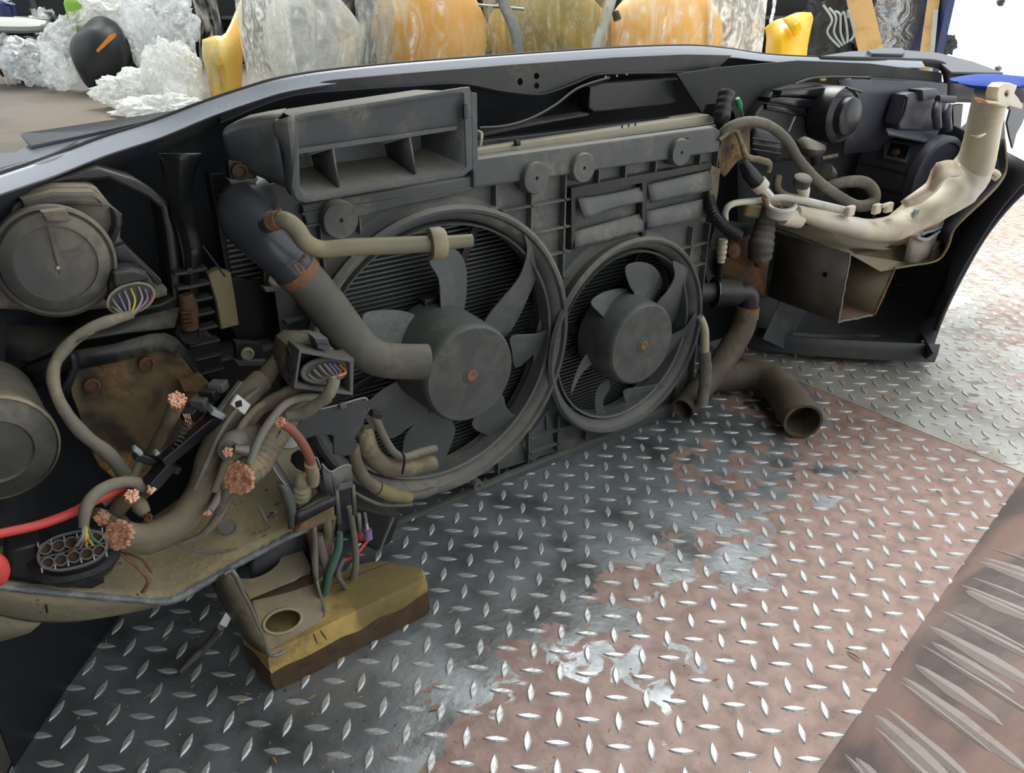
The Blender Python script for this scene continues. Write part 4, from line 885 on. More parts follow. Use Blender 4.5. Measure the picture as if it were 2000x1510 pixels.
strip('back_wall', [(a, b, -.155) for a, b in cF([(355, 838), (500, 775), (700, 695), (840, 640)])], [(a, b, -.16) for a, b in cF([(390, 1000), (520, 900), (720, 830), (900, 860)])], 'rustdk' if 'rustdk' in M else 'rust')
# stepped grey box section right of the tray (fuse carrier)
fc = thing('fuse_carrier', 'broken grey fuse carrier box with dark-backed hole, knob stud and white-edged walls', 'fuse box')
pslab('back_sheet', cB([(605, 790), (690, 830), (780, 860), (850, 1000), (870, 1180), (870, 1330), (710, 1430), (650, 1260), (530, 1070), (515, 1000)]), -.135, .004, 'traydust' if 'traydust' in M else 'tray', fc, holes=[cB([(725, 950), (790, 985), (800, 1080), (775, 1130), (720, 1105), (665, 1040), (675, 985)])])
pslab('shadow_backing', cB([(640, 900), (860, 900), (860, 1200), (640, 1200)]), -.10, .003, 'black', fc)  # black sheet stands in for the shade inside the hole
lathe('white_plug', W(562, 856, -.15), V((0, -.5, .85)), [(.013, -.002), (.014, .002), (.011, .004)], 'bggrey', fc, seg=24)
loft('left_wall', [[(a, b, -.185) for a, b in cB([(600, 800), (515, 990), (515, 1050), (570, 1150), (640, 1240), (680, 1330), (705, 1440)])], [(a, b, -.14) for a, b in cB([(606, 800), (560, 990), (556, 1050), (610, 1130), (665, 1220), (700, 1300), (712, 1420)])]], 'traygr', fc, .003, 2)
tube('white_cut_rim', T([(a, b, -.187) for a, b in cB([(600, 800), (550, 900), (513, 1000), (515, 1050), (570, 1150), (640, 1235)])]), 1.6, 'cutedge', fc, seg=6)
loft('front_corner_post', [[(a, b, -.19) for a, b in cB([(640, 1235), (680, 1340), (710, 1450), (690, 1560)])], [(a, b, -.185) for a, b in cB([(560, 1200), (600, 1320), (640, 1440), (650, 1560)])]], 'traygr', fc, .003, 2)
loft('inner_shelf', [[(a, b, -.19) for a, b in cB([(705, 1445), (780, 1405), (880, 1360), (1005, 1325)])], [(a, b, -.14) for a, b in cB([(712, 1420), (790, 1375), (880, 1290), (980, 1270)])]], 'traygr', fc, .003, 2)
loft('front_wall', [[(a, b, -.191) for a, b in cB([(705, 1440), (800, 1400), (900, 1350), (1010, 1310)])], [(a, b, -.191) for a, b in cB([(695, 1530), (800, 1480), (900, 1430), (1020, 1370)])]], 'plastic', fc, .003, 2)
loft('v_plate', [[(a, b, -.185) for a, b in cB([(908, 1055), (940, 1090), (975, 1118)])], [(a, b, -.18) for a, b in cB([(925, 1270), (965, 1290), (1005, 1315)])]], 'traygr', fc, .003, 2)
loft('v_plate', [[(a, b, y) for (a, b), y in zip(cB([(975, 1118), (1045, 1085), (1105, 1065), (1130, 1068)]), [-.185, -.17, -.155, -.15])], [(a, b, y) for (a, b), y in zip(cB([(1000, 1235), (1060, 1235), (1130, 1210), (1140, 1210)]), [-.18, -.165, -.15, -.145])]], 'traygr', fc, .003, 2)
tube('white_cut_rim', T([(a, b, y) for (a, b), y in zip(cB([(908, 1055), (975, 1118), (1045, 1083), (1105, 1063), (1132, 1070)]), [-.187, -.187, -.172, -.157, -.152])]), 1.5, 'cutedge', fc, seg=6, n=3)
for k, (A, B) in enumerate((((1005, 1235), (1030, 1520)), ((1135, 1215), (1150, 1460)), ((1180, 1440), (1190, 1600)))):
    loft('frame_leg', [[(a, b, -.17) for a, b in cB([A, ((A[0]+B[0])/2, (A[1]+B[1])/2), B])], [(a, b, -.17) for a, b in cB([(A[0]+26, A[1]), ((A[0]+B[0])/2+26, (A[1]+B[1])/2), (B[0]+26, B[1])])]], 'traygr', fc, .004, 1)
pslab('frame_cross', cB([(1005, 1235), (1150, 1200), (1150, 1240), (1010, 1275)]), -.172, .004, 'traygr', fc)
pslab('frame_pocket', cB([(1010, 1240), (1140, 1220), (1150, 1560), (1030, 1600)]), -.14, .004, 'liner', fc)
kb = W(590, 940, -.175)
lathe('knob_stud', kb, V((0, -.35, .9)), [(.009, -.028), (.0105, -.026), (.0085, -.022), (.0105, -.018), (.0085, -.014), (.010, -.010), (.007, -.006), (.0085, -.003), (.0088, .001), (.007, .006), (.003, .0085)], 'tray', fc, seg=26, wobble=.08)
box('black_latch', W(*cB([(888, 1180)])[0], -.172), (.010, .02, .022), 'black', fc)
lp = T([(a, b, -.18) for a, b in cB([(845, 1010), (868, 1010), (890, 1060), (895, 1095), (860, 1100), (858, 1070), (840, 1040)])]); tube('clip_loop', lp + lp[:1], 1.4, 'cutedge', fc, seg=6, n=2)
pslab('dirt_cake', [(578, 1044), (590, 1022), (615, 1006), (640, 985), (655, 992), (656, 1008), (640, 1022), (612, 1034)], -.188, .02, 'rustplate', fc, bevel=.004)
# dark cover plate
cvp = thing('harness_cover_plate', 'dark grey plastic cover plate with bent corner between cables and large fan', 'cover plate')
pslab('plate', cB([(690, 780), (760, 720), (880, 640), (1060, 600), (1240, 545), (1268, 572), (1262, 640), (1230, 760), (1165, 845), (1185, 930), (1150, 985), (1080, 1000), (1000, 985), (1000, 835), (880, 835), (780, 865), (700, 840)]), -.15, .003, 'plgrey' if 'plgrey' in M else 'duct', cvp)
tube('pale_edge', T([(a, b, -.152) for a, b in cB([(900, 632), (1060, 592), (1230, 545), (1268, 568)])]), 1.5, 'cutedge', cvp, seg=6)
box('edge_clip', W(*cB([(1068, 605)])[0], -.154), (.008, .006, .007), 'traygr', cvp)
pslab('small_pocket', cB([(1150, 830), (1240, 780), (1235, 820), (1170, 860)]), -.145, .01, 'plastic', cvp)

# ================================================================ harness
def cable(label, pts, r, m='loom', cat='cable', cut=None, cutm='copper', cutn=30, cutr=None, name='harness_cable', **k):
    P = T(pts); kids = []
    if cut is None: 
        o = tube(name, P, r, m, **k); return tag(o, label, cat)
    t = thing(name, label, cat); tube('sheath', P, r, m, t, **k)
    R = r if isinstance(r, (int, float)) else r[0]
    rr = (cutr or R*.9)*dep(P[0])/FPX; d = (P[0]-P[1]).normalized(); d = (d*.75 + (CAM-P[0]).normalized()*.6).normalized()
    strands('copper_strands', P[0] + d*.005, d, rr, cutm, t, n=cutn, seed=int(P[0].x*9999) % 97); return t
cable('thick dusty taped harness trunk lying across the beige tray, big copper cut end', [(240, 1046, -.208), (285, 1052, -.205), (345, 1024, -.19), (392, 960, -.165), (412, 890, -.155), (440, 830, -.145), (478, 775, -.135), (512, 742, -.125)], [28, 31, 30, 27, 26, 26, 26, 22], cut=1, cutn=80, cutr=30, wob=.06)
cable('thick brown loom behind the trunk running up to the relay box', [(485, 792, -.125), (520, 735, -.115), (545, 700, -.11), (560, 675, -.11), (590, 655, -.11), (618, 660, -.11)], [14, 18, 14, 12, 11, 11], wob=.08)
cable('wide sheathed harness with bright ragged copper end in the middle of the tray', [(470, 928, -.19), (502, 905, -.185), (528, 862, -.175), (552, 830, -.165), (580, 800, -.15), (640, 775, -.14)], [30, 29, 28, 25, 20, 14], cut=1, cutn=80, cutr=37, corr=.03, pitch=.006)
cable('smooth grey-green cable rising beside the sheathed harness', [(488, 905, -.20), (505, 860, -.195), (530, 820, -.185), (560, 788, -.17), (600, 775, -.155), (640, 780, -.15)], 8.5, 'cable')
cable('taped branch with frayed lower edge below the relay box', [(478, 850, -.15), (490, 815, -.15), (530, 785, -.148), (575, 762, -.14), (620, 755, -.135)], [13, 15, 14, 13, 12], wob=.15)
cable('beige taped wire bundle curling out of the relay box plug', [(560, 815, -.18), (590, 808, -.185), (625, 785, -.195), (645, 765, -.2), (652, 742, -.195)], [12, 13, 12, 13, 13], 'loomgr', wob=.12)
cable('single faded red cable arching up with bright copper end', [(551, 827, -.215), (572, 842, -.212), (592, 868, -.207), (606, 898, -.20), (611, 920, -.19)], [9.5, 9, 9.5, 10, 11], 'pinkcab', cut=1, cutn=19, cutr=10)
tag(tube('cable_boot', T([(606, 905, -.2), (611, 925, -.19), (612, 945, -.185)]), [12, 13, 11], 'tray', seg=12), 'yellowish crimp boot at the foot of the faded red cable', 'cable boot')
cable('black sleeved cable stub pointing up with split copper end by the rusty plate', [(344, 788, -.15), (336, 810, -.145), (318, 845, -.135), (298, 880, -.125), (285, 900, -.12)], [17, 14, 12, 12, 13], cut=1, cutn=34, cutr=18, wob=.06)
cable('short black lug cable ending in ring of copper above the middle cut end', [(447, 880, -.2), (452, 872, -.19), (470, 860, -.17), (500, 845, -.15)], [22, 28, 26, 20], 'hose', cut=1, cutn=12, cutr=10)
tag(tube('lug_sleeve', T([(456, 876, -.205), (482, 880, -.205)]), [8, 12], 'steel', seg=14, hollow='end'), 'bluish grey metal sleeve stuck beside the lug cable end', 'sleeve')
cable('small grey taped loom looping over to the ten-hole plug', [(292, 958, -.185), (262, 942, -.185), (225, 945, -.19), (190, 962, -.2), (168, 992, -.21), (163, 1030, -.215)], [12, 12, 12, 12, 12, 9], 'loomgr', wob=.12)
cable('short cut cable with pale copper tip just above the trunk end', [(292, 958, -.19), (280, 965, -.18), (262, 985, -.17)], [9, 11, 10], 'hose', cut=1, cutn=10, cutr=9)
cable('stubby cut cable with round copper face left of the trunk', [(254, 972, -.195), (238, 985, -.185), (222, 1010, -.175)], [14, 16, 15], 'loom', cut=1, cutn=24, cutr=14)
cable('cut cable with dull brown end beside the trunk end', [(284, 1004, -.195), (274, 990, -.19), (262, 975, -.18)], [11, 16, 15], 'loom', cut=1, cutm='brnwire', cutn=12, cutr=8)
cable('ragged copper ended cable at the upper left of the trunk end', [(205, 1015, -.185), (225, 1025, -.18), (260, 1040, -.17)], [15, 18, 18], 'loom', cut=1, cutn=22, cutr=15)
cable('dull brown ended cable left of the ragged copper ends', [(188, 1002, -.18), (210, 1010, -.178), (240, 1022, -.17)], [11, 13, 14], 'loom', cut=1, cutm='brnwire', cutn=12, cutr=10)
cable('red battery cable sweeping in from the left edge', [(-30, 1048, -.21), (20, 1038, -.205), (80, 1024, -.2), (140, 1002, -.195), (190, 975, -.19), (240, 952, -.18)], 9.5, 'redcab')
tag(blob('red_handle', W(-12, 1112, -.23), (.011, .01, .016), 'redcab', None, .05, seed=4, sub=3, ridge=False), 'bright red rounded handle tip at the left edge', 'handle')
cable('thin grey cable pair curving under the trunk along the tray', [(438, 930, -.18), (440, 970, -.182), (425, 1010, -.182), (395, 1045, -.18), (355, 1062, -.175)], [8, 10, 9, 7, 6], 'loomgr')
cable('thin cut wire with tiny copper tip beside the trunk', [(408, 998, -.2), (418, 985, -.19), (432, 960, -.18)], [8, 8, 8], 'cable', cut=1, cutn=7, cutr=6)
for k, (pp, lb) in enumerate(((((-0, 0),), ''),)): pass
cable('thin brown rusty wire trailing from the cut ends onto the tray', [(215, 1060, -.19), (240, 1085, -.2), (270, 1110, -.2), (290, 1135, -.2), (278, 1158, -.198)], [3.5, 3, 3, 4, 4], 'rustclip')
cable('second thin brown wire lying crosswise on the tray', [(205, 1075, -.195), (235, 1080, -.197), (275, 1092, -.197), (296, 1118, -.198)], 2.4, 'brnwire')
cable('thin dark cable lying on top of the thick trunk', [(380, 955, -.2), (405, 900, -.195), (432, 842, -.185), (470, 790, -.165), (505, 760, -.15)], 5, 'hose')
cable('narrow taped strand beside the trunk on its right', [(418, 960, -.19), (440, 905, -.185), (462, 850, -.175), (500, 800, -.155), (560, 770, -.14)], 8, 'loom', wob=.12)
cable('grey cable passing behind the red battery cable', [(200, 985, -.17), (235, 960, -.165), (262, 930, -.16), (275, 900, -.14)], 8, 'loomgr', wob=.1)
cable('dark crossing cable between trunk and sheathed harness', [(425, 1000, -.185), (445, 960, -.185), (462, 940, -.175), (480, 900, -.165)], 11, 'hose', wob=.08)
# black locking slides and plugs between cables
sl_ = thing('locking_slide', 'long black plastic locking slide lying diagonally over the cables', 'locking slide')
def bar2(nm, a, b, wpx, t, m, par, y0, y1):
    A, B = W(*a, y0), W(*b, y1); c = (A+B)/2; k = dep(c)/FPX
    return box(nm, c, ((B-A).length, t, wpx*k), m, par, rot=axes(A, B), bevel=.001)
bar2('slide_bar', (315, 905), (432, 808), 24, .010, 'black', sl_, -.185, -.16)
bar2('slide_block', (290, 950), (330, 905), 26, .014, 'black', sl_, -.19, -.18)
bar2('slide_end', (410, 800), (436, 812), 12, .014, 'cutedge', sl_, -.165, -.165)
bar2('slide_rail', (425, 805), (470, 745), 6, .006, 'traygr', sl_, -.165, -.15)
for k in range(9): bar2('tooth', (330+k*4, 882-k*8), (343+k*4, 886-k*8), 2.4, .006, 'plastic', sl_, -.18, -.18)
for a, b in ((268, 880), (310, 888)):
    bar2('pale_catch', (a-8, b-6), (a+8, b+6), 9, .008, 'cutedge', sl_, -.175, -.175)
bar2('cross_bar', (262, 888), (350, 918), 16, .01, 'black', sl_, -.172, -.172)
tag(bar2('square_clip', (456, 780), (482, 800), 24, .004, 'whiteclean', None, -.17, -.165), 'white square plastic clip tag on the trunk loom', 'clip')
tag(box('clip_window', W(466, 789, -.172), (.006, .002, .006), 'black', None, bevel=0), 'dark square recess in the white clip tag', 'clip')
pg = thing('inline_plug', 'ribbed grey in-line plug lying along the cables below the rusty plate', 'connector')
for k, (t0, t1, w1) in enumerate(((0, .28, 22), (.30, .55, 26), (.58, .8, 24), (.82, 1, 18))):
    A, B = (365, 815), (432, 748); f = lambda t: (A[0]+(B[0]-A[0])*t, A[1]+(B[1]-A[1])*t)
    bar2('plug_segment', f(t0), f(t1), w1, .016, 'traygr' if k % 2 else 'plastic', pg, -.14, -.13)
for k in range(4): tube('copper_tip', T([(358+4*k, 808, -.148), (364+3*k, 825, -.155), (370+k, 838, -.155)]), 1.2, 'copper', pg, seg=5)
# relay box
rb = thing('relay_box', 'open grey-beige relay box with oval plug and cut violet and orange wires', 'relay box')
pslab('box_shell', cB([(612, 250), (640, 140), (700, 95), (850, 95), (960, 130), (1090, 250), (1150, 260), (1150, 520), (690, 475), (640, 400)]), -.145, .035, 'traydust2' if 'traydust2' in M else 'lampbrn', rb, bevel=.003)
pslab('front_rim', cB([(735, 172), (1120, 250), (1160, 240), (1152, 528), (690, 472)]), -.175, .03, 'traygr', rb, holes=[cB([(752, 200), (1125, 272), (1128, 500), (715, 450)])], bevel=.0008)
pslab('inner_plate', cB([(740, 190), (1135, 265), (1135, 515), (700, 460)]), -.150, .004, 'black', rb)
ov = W(*cB([(932, 335)])[0], -.165); uo, vo = V((1, 0, -.10)).normalized(), V((.0, .35, .9)).normalized(); kx = dep(ov)/FPX/3.974
ro = [ov + uo*cos(2*pi*i/32)*kx*180 + vo*sin(2*pi*i/32)*kx*88 for i in range(32)]
tube('oval_collar', ro + ro[:2], .0028, 'traygr', rb, px=False, raw=True, seg=8)
polyslab('oval_face', [[p + V((0, .004, 0)) for p in ro]], uo.cross(vo), .003, 'plastic', rb)
bk = W(655, 738, -.19)
for dx, dz, mm in ((-.018, .001, 'greywire'), (-.012, .005, 'greywire'), (-.006, .008, 'greywire'), (0, .008, 'greywire'), (.005, .007, 'purple'), (.010, .005, 'purple'), (.016, .003, 'amber'), (-.021, -.002, 'greywire')):
    tube('wire', [ov + V((dx, -.001, dz)), ov + V((dx*.9+.003, -.012, dz*.4-.003)), bk + V((dx*.2, 0, .001))], .0013, mm, rb, px=False, seg=6, n=4)
pslab('top_clip', cB([(850, 80), (955, 85), (975, 150), (960, 180), (880, 165)]), -.165, .02, 'duct', rb)
for k in range(4): tube('clip_slot', T([(*cB([(875+22*k, 122)])[0], -.167), (*cB([(889+22*k, 132)])[0], -.167)]), 1.3, 'black', rb, seg=5)
for k, q in enumerate(((640, 150), (650, 300), (665, 400))): bar2('side_latch', cB([q])[0], cB([(q[0]+20, q[1]+70)])[0], 4, .01, 'plastic', rb, -.165, -.165)
# ten-hole plug, lower left
tp = thing('ten_hole_plug', 'black oval plug with grey ten-hole face standing in the tray at the lower left', 'connector')
ct = W(143, 1076, -.215); nrm = (V((-.05, -.62, .78))).normalized(); ux = V((.98, -.04, -.15)); ux = (ux - nrm*ux.dot(nrm)).normalized(); uy = nrm.cross(ux); kk = dep(ct)/FPX
def oval(c, a, b, e=.45, k=40):
    out = []
    for i in range(k):
        t = 2*pi*i/k; x = math.copysign(abs(cos(t))**.8, cos(t)); y = math.copysign(abs(sin(t))**.9, sin(t)); out.append(c + ux*x*a + uy*y*b)
    return out
A_, B_ = 62*kk, 38*kk
L0 = [oval(ct - nrm*.045, A_*1.08, B_*1.1), oval(ct - nrm*.022, A_*1.08, B_*1.1), oval(ct - nrm*.018, A_*1.32, B_*1.35), oval(ct - nrm*.012, A_*1.32, B_*1.35), oval(ct - nrm*.011, A_*1.03, B_*1.05), oval(ct - nrm*.001, A_*1.0, B_*1.0), oval(ct, A_*.96, B_*.94)]
vs = sum(L0, []); fs = [(i*40+j, i*40+(j+1) % 40, (i+1)*40+(j+1) % 40, (i+1)*40+j) for i in range(6) for j in range(40)] + [tuple(range(240, 280)), tuple(range(39, -1, -1))]
solid('plug_body', vs, fs, 'black', tp)
holes = [[ct + ux*((i-2)*A_*.36) + uy*((j-.5)*B_*.78) + ux*cos(a*pi/8)*A_*.145 + uy*sin(a*pi/8)*A_*.145 for a in range(16)] for i in range(5) for j in range(2)]
ov_ = [p + nrm*.002 for p in oval(ct, A_*.95, B_*.93)]; tube('face_rim', ov_ + ov_[:2], .0014, 'traygr', tp, px=False, raw=True, seg=6)
tube('face_bar', [ct - ux*A_*.93 + nrm*.0012, ct + ux*A_*.93 + nrm*.0012], .0009, 'traygr', tp, px=False, seg=6)
for i in range(5):
    for j in range(2):
        hc = ct + ux*((i-2)*A_*.36) + uy*((j-.5)*B_*.78)
        ringmesh('hole_ring', hc + nrm*.001, nrm, [(A_*.155, 0), (A_*.195, 0), (A_*.195, .003), (A_*.155, .003)], 'traygr', tp, seg=20)
        lathe('hole_floor', hc, nrm, [(A_*.15, 0), (A_*.15, .0008)], 'rustdk', tp, seg=16)
for k in range(12): 
    i, j = k % 6, k // 6
    p = ct + ux*((i-2.5)*A_*.36) + uy*((-1 if j else 1)*B_*.80); tube('rim_tick', [p + nrm*.003, p + nrm*.0045 + uy*.004*(1 if j else -1)], .0007, 'cutedge', tp, px=False, seg=5)
for k, (dx, mm) in enumerate(((0, 'greywire'), (.004, 'purple'), (.008, 'yelwire'), (.012, 'yelwire'), (-.004, 'brnwire'), (.016, 'green'))):
    tube('wire', [W(163, 1030, -.218) + V((dx*.2, 0, 0)), W(160+k*4, 1050, -.224), ct + ux*(dx*1.3) + nrm*.002], .0011, mm, tp, px=False, seg=6, n=4)
pslab('base_block', [(20, 1075), (80, 1058), (120, 1090), (205, 1125), (205, 1140), (180, 1152), (60, 1142), (15, 1128)], -.2, .04, 'black', tp, bevel=.003)
# cables right of the carrier, in front of the big fan
cable('thick dusty twin loom hanging in front of the large fan bottom', [(712, 835, -.12), (722, 880, -.125), (750, 910, -.125), (790, 915, -.12), (845, 905, -.11)], [17, 19, 19, 18, 16], wob=.05)
cable('thin upper cable tied to the twin loom in front of the large fan', [(716, 800, -.13), (732, 815, -.13), (748, 850, -.13), (768, 882, -.13), (790, 893, -.13), (820, 884, -.125), (850, 876, -.12)], [6, 8, 8, 8, 8, 9, 8], 'loomgr')
tag(bar2('cable_tie_block', (724, 806), (742, 812), 12, .01, 'plastic', None, -.138, -.138), 'small dark clip on the upper thin cable by the cover plate', 'clip')
tag(tube('cable_tie', T([(784, 882, -.142), (790, 896, -.145), (786, 925, -.145)]), 2.5, 'black', seg=6), 'black cable tie round the loom before the large fan', 'cable tie')
cable('dark loom branch dropping behind the fuse carrier', [(690, 870, -.13), (696, 905, -.13), (712, 935, -.13), (740, 955, -.13), (766, 962, -.13)], [12, 13, 13, 14, 15], wob=.06)
cable('pale mud-caked sleeve at the low end of the dark loom', [(738, 954, -.132), (765, 965, -.132), (800, 972, -.128)], [15, 15, 11], 'foam')
cable('grey cable tail leaving the mud-caked sleeve under the fan ring', [(798, 970, -.128), (825, 966, -.12), (848, 958, -.11)], [8, 9, 8], 'hose')
cable('thin dark hose bowing below the mud-caked sleeve', [(690, 960, -.14), (715, 975, -.14), (750, 987, -.135), (805, 986, -.13)], [3, 4, 4, 4], 'hose')
# drooping bundle between carrier and wood block
for k, (pp, r, m, lb) in enumerate((
    ([(622, 1045, -.15), (630, 1080, -.15), (640, 1120, -.15), (632, 1165, -.15)], 9, 'loomgr', 'grey drooping loom nearest the holed bracket'),
    ([(664, 1040, -.16), (660, 1075, -.16), (645, 1115, -.16), (635, 1160, -.155)], [6, 8, 8, 5], 'green', 'green taped wire hanging behind the holed bracket'),
    ([(682, 990, -.15), (692, 1050, -.15), (694, 1110, -.15), (678, 1160, -.14), (670, 1178, -.14)], [6, 6, 7, 7, 5], 'loomgr', 'long grey loom hanging down onto the wood block'),
    ([(650, 1010, -.14), (645, 1060, -.13), (655, 1110, -.13), (680, 1150, -.13)], 7, 'loom', 'brown wire bundle behind the green taped wire'),
    ([(634, 1000, -.15), (640, 1040, -.15), (636, 1080, -.14)], 9, 'loom', 'short thick loom stub just under the dirt-caked carrier'),
    ([(672, 1090, -.15), (660, 1120, -.155), (672, 1145, -.16), (690, 1170, -.15)], 5, 'hose', 'kinked grey wire lying against the wood block'))):
    cable(lb, pp, r, m, wob=.06 if m != 'hose' else 0)
cable('thin red wire under the little white crimp', [(718, 1056, -.12), (705, 1072, -.13), (690, 1088, -.14), (672, 1094, -.15)], 3.2, 'redcab')
wc = thing('crimp_terminal', 'small white and blue crimp terminal on the red wire above the wood block', 'terminal')
tube('white_blade', T([(713, 1002, -.12), (716, 1022, -.12)]), 5, 'whiteclean', wc, seg=4, squash=.5)
tube('pale_neck', T([(716, 1022, -.12), (718, 1036, -.12)]), 3, 'whiteclean', wc, seg=8)
tube('blue_collar', T([(718, 1034, -.12), (719, 1052, -.12)]), [8, 9], 'purple', wc, seg=12)
lathe('red_boot', W(706, 1042, -.11), V((-1, -1, 0)), [(.007, 0), (.008, .006), (.004, .009)], 'redcab', wc, seg=16)
tag(pslab('lower_air_guide', [(690, 985), (745, 1000), (785, 1005), (765, 1060), (735, 1078), (700, 1060), (688, 1020)], -.08, .03, 'plastic', None, bevel=.004), 'dark plastic guide block under the left corner of the fan shroud', 'air guide')
tag(tube('thin_rod', T([(768, 1010, -.1), (752, 1050, -.11), (738, 1085, -.12)]), [4, 3, 2], 'duct', seg=6), 'slanting thin grey strip beside the dark guide block', 'strip')
cp = thing('hanging_plug_lead', 'white plug on a dark lead lying below the holed bracket on its left', 'connector')
tube('plug', T([(446, 1200, -.16), (434, 1222, -.165)]), [10, 11], 'whiteclean', cp, seg=4)
tube('lead', [W(432, 1225, -.165), G(405, 1260, .02), G(375, 1290, .006), G(350, 1315, .005)], [7, 8, 7, 5], 'hose', cp)

# ================================================================ charge pipe and coolant pipe
cpz = thing('charge_pipe', 'fat grey rubber hose with rusty clamp and dark elbow before the large fan', 'hose')
tube('plastic_elbow', T([(500, 385, .0), (478, 400, -.02), (480, 425, -.05), (515, 465, -.075), (548, 497, -.085), (578, 528, -.09)]), [44, 47, 52, 49, 44, 42], 'hosedk', cpz, seg=32)
tube('elbow_collar', T([(556, 505, -.087), (580, 531, -.0905)]), [43.5, 43], 'hosedk', cpz, seg=32)
tube('rubber_hose', T([(572, 522, -.09), (600, 552, -.092), (640, 600, -.10), (680, 652, -.11), (715, 688, -.12), (755, 704, -.128), (834, 707, -.14)]), [41, 41, 40.5, 39, 36, 35, 35], 'hose', cpz, seg=32, hollow='end')
cA_, cB2 = W(576, 526, -.0905), W(590, 541, -.0915); kr = dep(cA_)/FPX
tube('hose_clamp', [cA_, cB2], [43.5*kr, 43.2*kr], 'rustclip', cpz, seg=32, px=False)
bb = W(584, 534, -.155)
oslab('clamp_buckle', [(572, 518), (584, 512), (598, 530), (586, 537)], W(585, 525, -.132), V((0, 1, -.2)), .003, 'rustclip', cpz, holes=[[(577, 520), (583, 517), (591, 529), (586, 531)]])
tube('buckle_tongue', T([(597, 498, -.118), (586, 512, -.13)]), [7, 5], 'rustclip', cpz, seg=6, squash=.3)
oslab('moulded_flat', [(505, 430), (518, 420), (532, 438), (524, 452)], W(518, 436, -.126), V((0, 1, -.3)), .003, 'hosedk', cpz)
tube('port', T([(520, 440, -.12), (534, 432, -.135)]), [17, 16], 'hosedk', cpz, seg=18)
co_ = thing('coolant_pipe', 'thin beige-grey pipe with S bend and round collar above the fat hose', 'pipe')
tube('pipe', T([(532, 430, -.135), (556, 430, -.15), (578, 446, -.155), (598, 474, -.158), (630, 487, -.16), (680, 483, -.165), (760, 480, -.17), (845, 476, -.18)]), [16, 17, 18, 18, 17, 17, 17, 16], 'pipe', co_, seg=22)
tube('rusty_clamp', T([(530, 432, -.136), (546, 429, -.145)]), [20, 19], 'rustclip', co_, seg=20)
tube('clamp_ear', T([(540, 418, -.15), (548, 408, -.152)]), [5, 2], 'rustclip', co_, seg=6)
pA, pB = W(838, 477, -.178), W(868, 474, -.182); dd = (pB-pA).normalized(); kr = dep(pA)/FPX
lathe('round_collar', pA, dd, [(26*kr, 0), (31*kr, .001), (32*kr, .004), (32*kr, .013), (27*kr, .017)], 'foamc' if 'foamc' in M else 'pipe', co_, seg=36)
for k in range(8):
    a = k*pi/4; u0, v0, a0 = frame(dd); tube('collar_hole', [pA + (u0*cos(a)+v0*sin(a))*22*kr - dd*.0005, pA + (u0*cos(a)+v0*sin(a))*22*kr + dd*.001], .0011, 'black', co_, px=False, seg=6)
tube('cut_tail', T([(866, 474, -.182), (895, 472, -.186), (922, 470, -.19)]), [14, 13, 13], 'pipe', co_, seg=18, hollow='end')
# ================================================================ right end
cc3 = crop(1380, 130, 4.72); cd3 = crop(1640, 80, 3.975); c5 = crop(1350, 400, 2.849); c3 = crop(1300, 0, 2.849)
hr = thing('right_headlight', 'back of right headlight, glossy black ribbed body with round stepped cap', 'headlight')
pslab('lamp_body', cc3([(640, 215), (800, 165), (1120, 160), (1230, 200), (1250, 600), (1150, 700), (1000, 880), (640, 870), (400, 780), (400, 560), (470, 400)]), .045, .05, 'lampbk', hr, bevel=.006)
for k, (a, b) in enumerate(((( (700, 225), (1080, 175), (1110, 200), (1050, 290), (680, 270)), .004), (((600, 290), (700, 275), (1050, 300), (1060, 340), (1040, 380), (960, 390), (590, 330)), .008), (((560, 345), (700, 370), (1000, 440), (1020, 470), (960, 475), (560, 400)), .012))):
    pslab('body_step', cc3(list(a)), .030 + .004*k, .03, 'gloss', hr, bevel=.004)
loft('lower_housing', [[(*cc3([(430, 560)])[0], .02), (*cc3([(600, 610)])[0], .01), (*cc3([(700, 650)])[0], .0)], [(*cc3([(400, 700)])[0], .02), (*cc3([(560, 740)])[0], .005), (*cc3([(680, 770)])[0], .0)], [(*cc3([(430, 790)])[0], .02), (*cc3([(560, 850)])[0], .01), (*cc3([(660, 880)])[0], .01)]], 'lampbk', hr, .006, 3)
for k in range(3): tube('body_rib', T([(*cc3([(420, 660+50*k)])[0], .012), (*cc3([(680, 705+50*k)])[0], -.006)]), 2.4, 'lampbk', hr, seg=6)
tube('bright_seam', T([(*cc3([(815, 460)])[0], .0), (*cc3([(755, 600)])[0], .0)]), 1.6, 'cutedge', hr, seg=5)
cr = W(1646, 226, .0); rr = 54*dep(cr)/FPX
cap = lathe('round_cap', cr, -YF, [(rr*.98, -.04), (rr, -.008), (rr*.98, .0), (rr*.90, .003), (rr*.86, .0), (rr*.70, .004), (rr*.66, .016), (rr*.60, .018), (rr*.1, .018)], 'lampbk', hr, seg=64)
tube('cap_tab', T([(*cc3([(1290, 195)])[0], -.02), (*cc3([(1430, 235)])[0], -.02)]), 4, 'lampbk', hr, seg=6, squash=.5)
hs = thing('bulb_socket', 'grey bulb socket housing under the right headlight cap', 'socket')
loft('socket_cover', [[(*p, y) for p, y in zip(cc3([(830, 690), (900, 650), (1000, 690), (1090, 730)]), [.0, -.01, -.015, -.0])], [(*p, y) for p, y in zip(cc3([(850, 740), (940, 760), (1020, 770), (1095, 770)]), [-.01, -.03, -.035, -.01])], [(*p, y) for p, y in zip(cc3([(880, 800), (940, 830), (1010, 830), (1050, 820)]), [.0, -.015, -.02, -.0])]], 'lampcap', hs, .003, 3)
tube('socket_neck', T([(*cc3([(1000, 800)])[0], -.0), (*cc3([(1005, 900)])[0], -.0)]), [11, 8], 'lampbk', hs, seg=12)
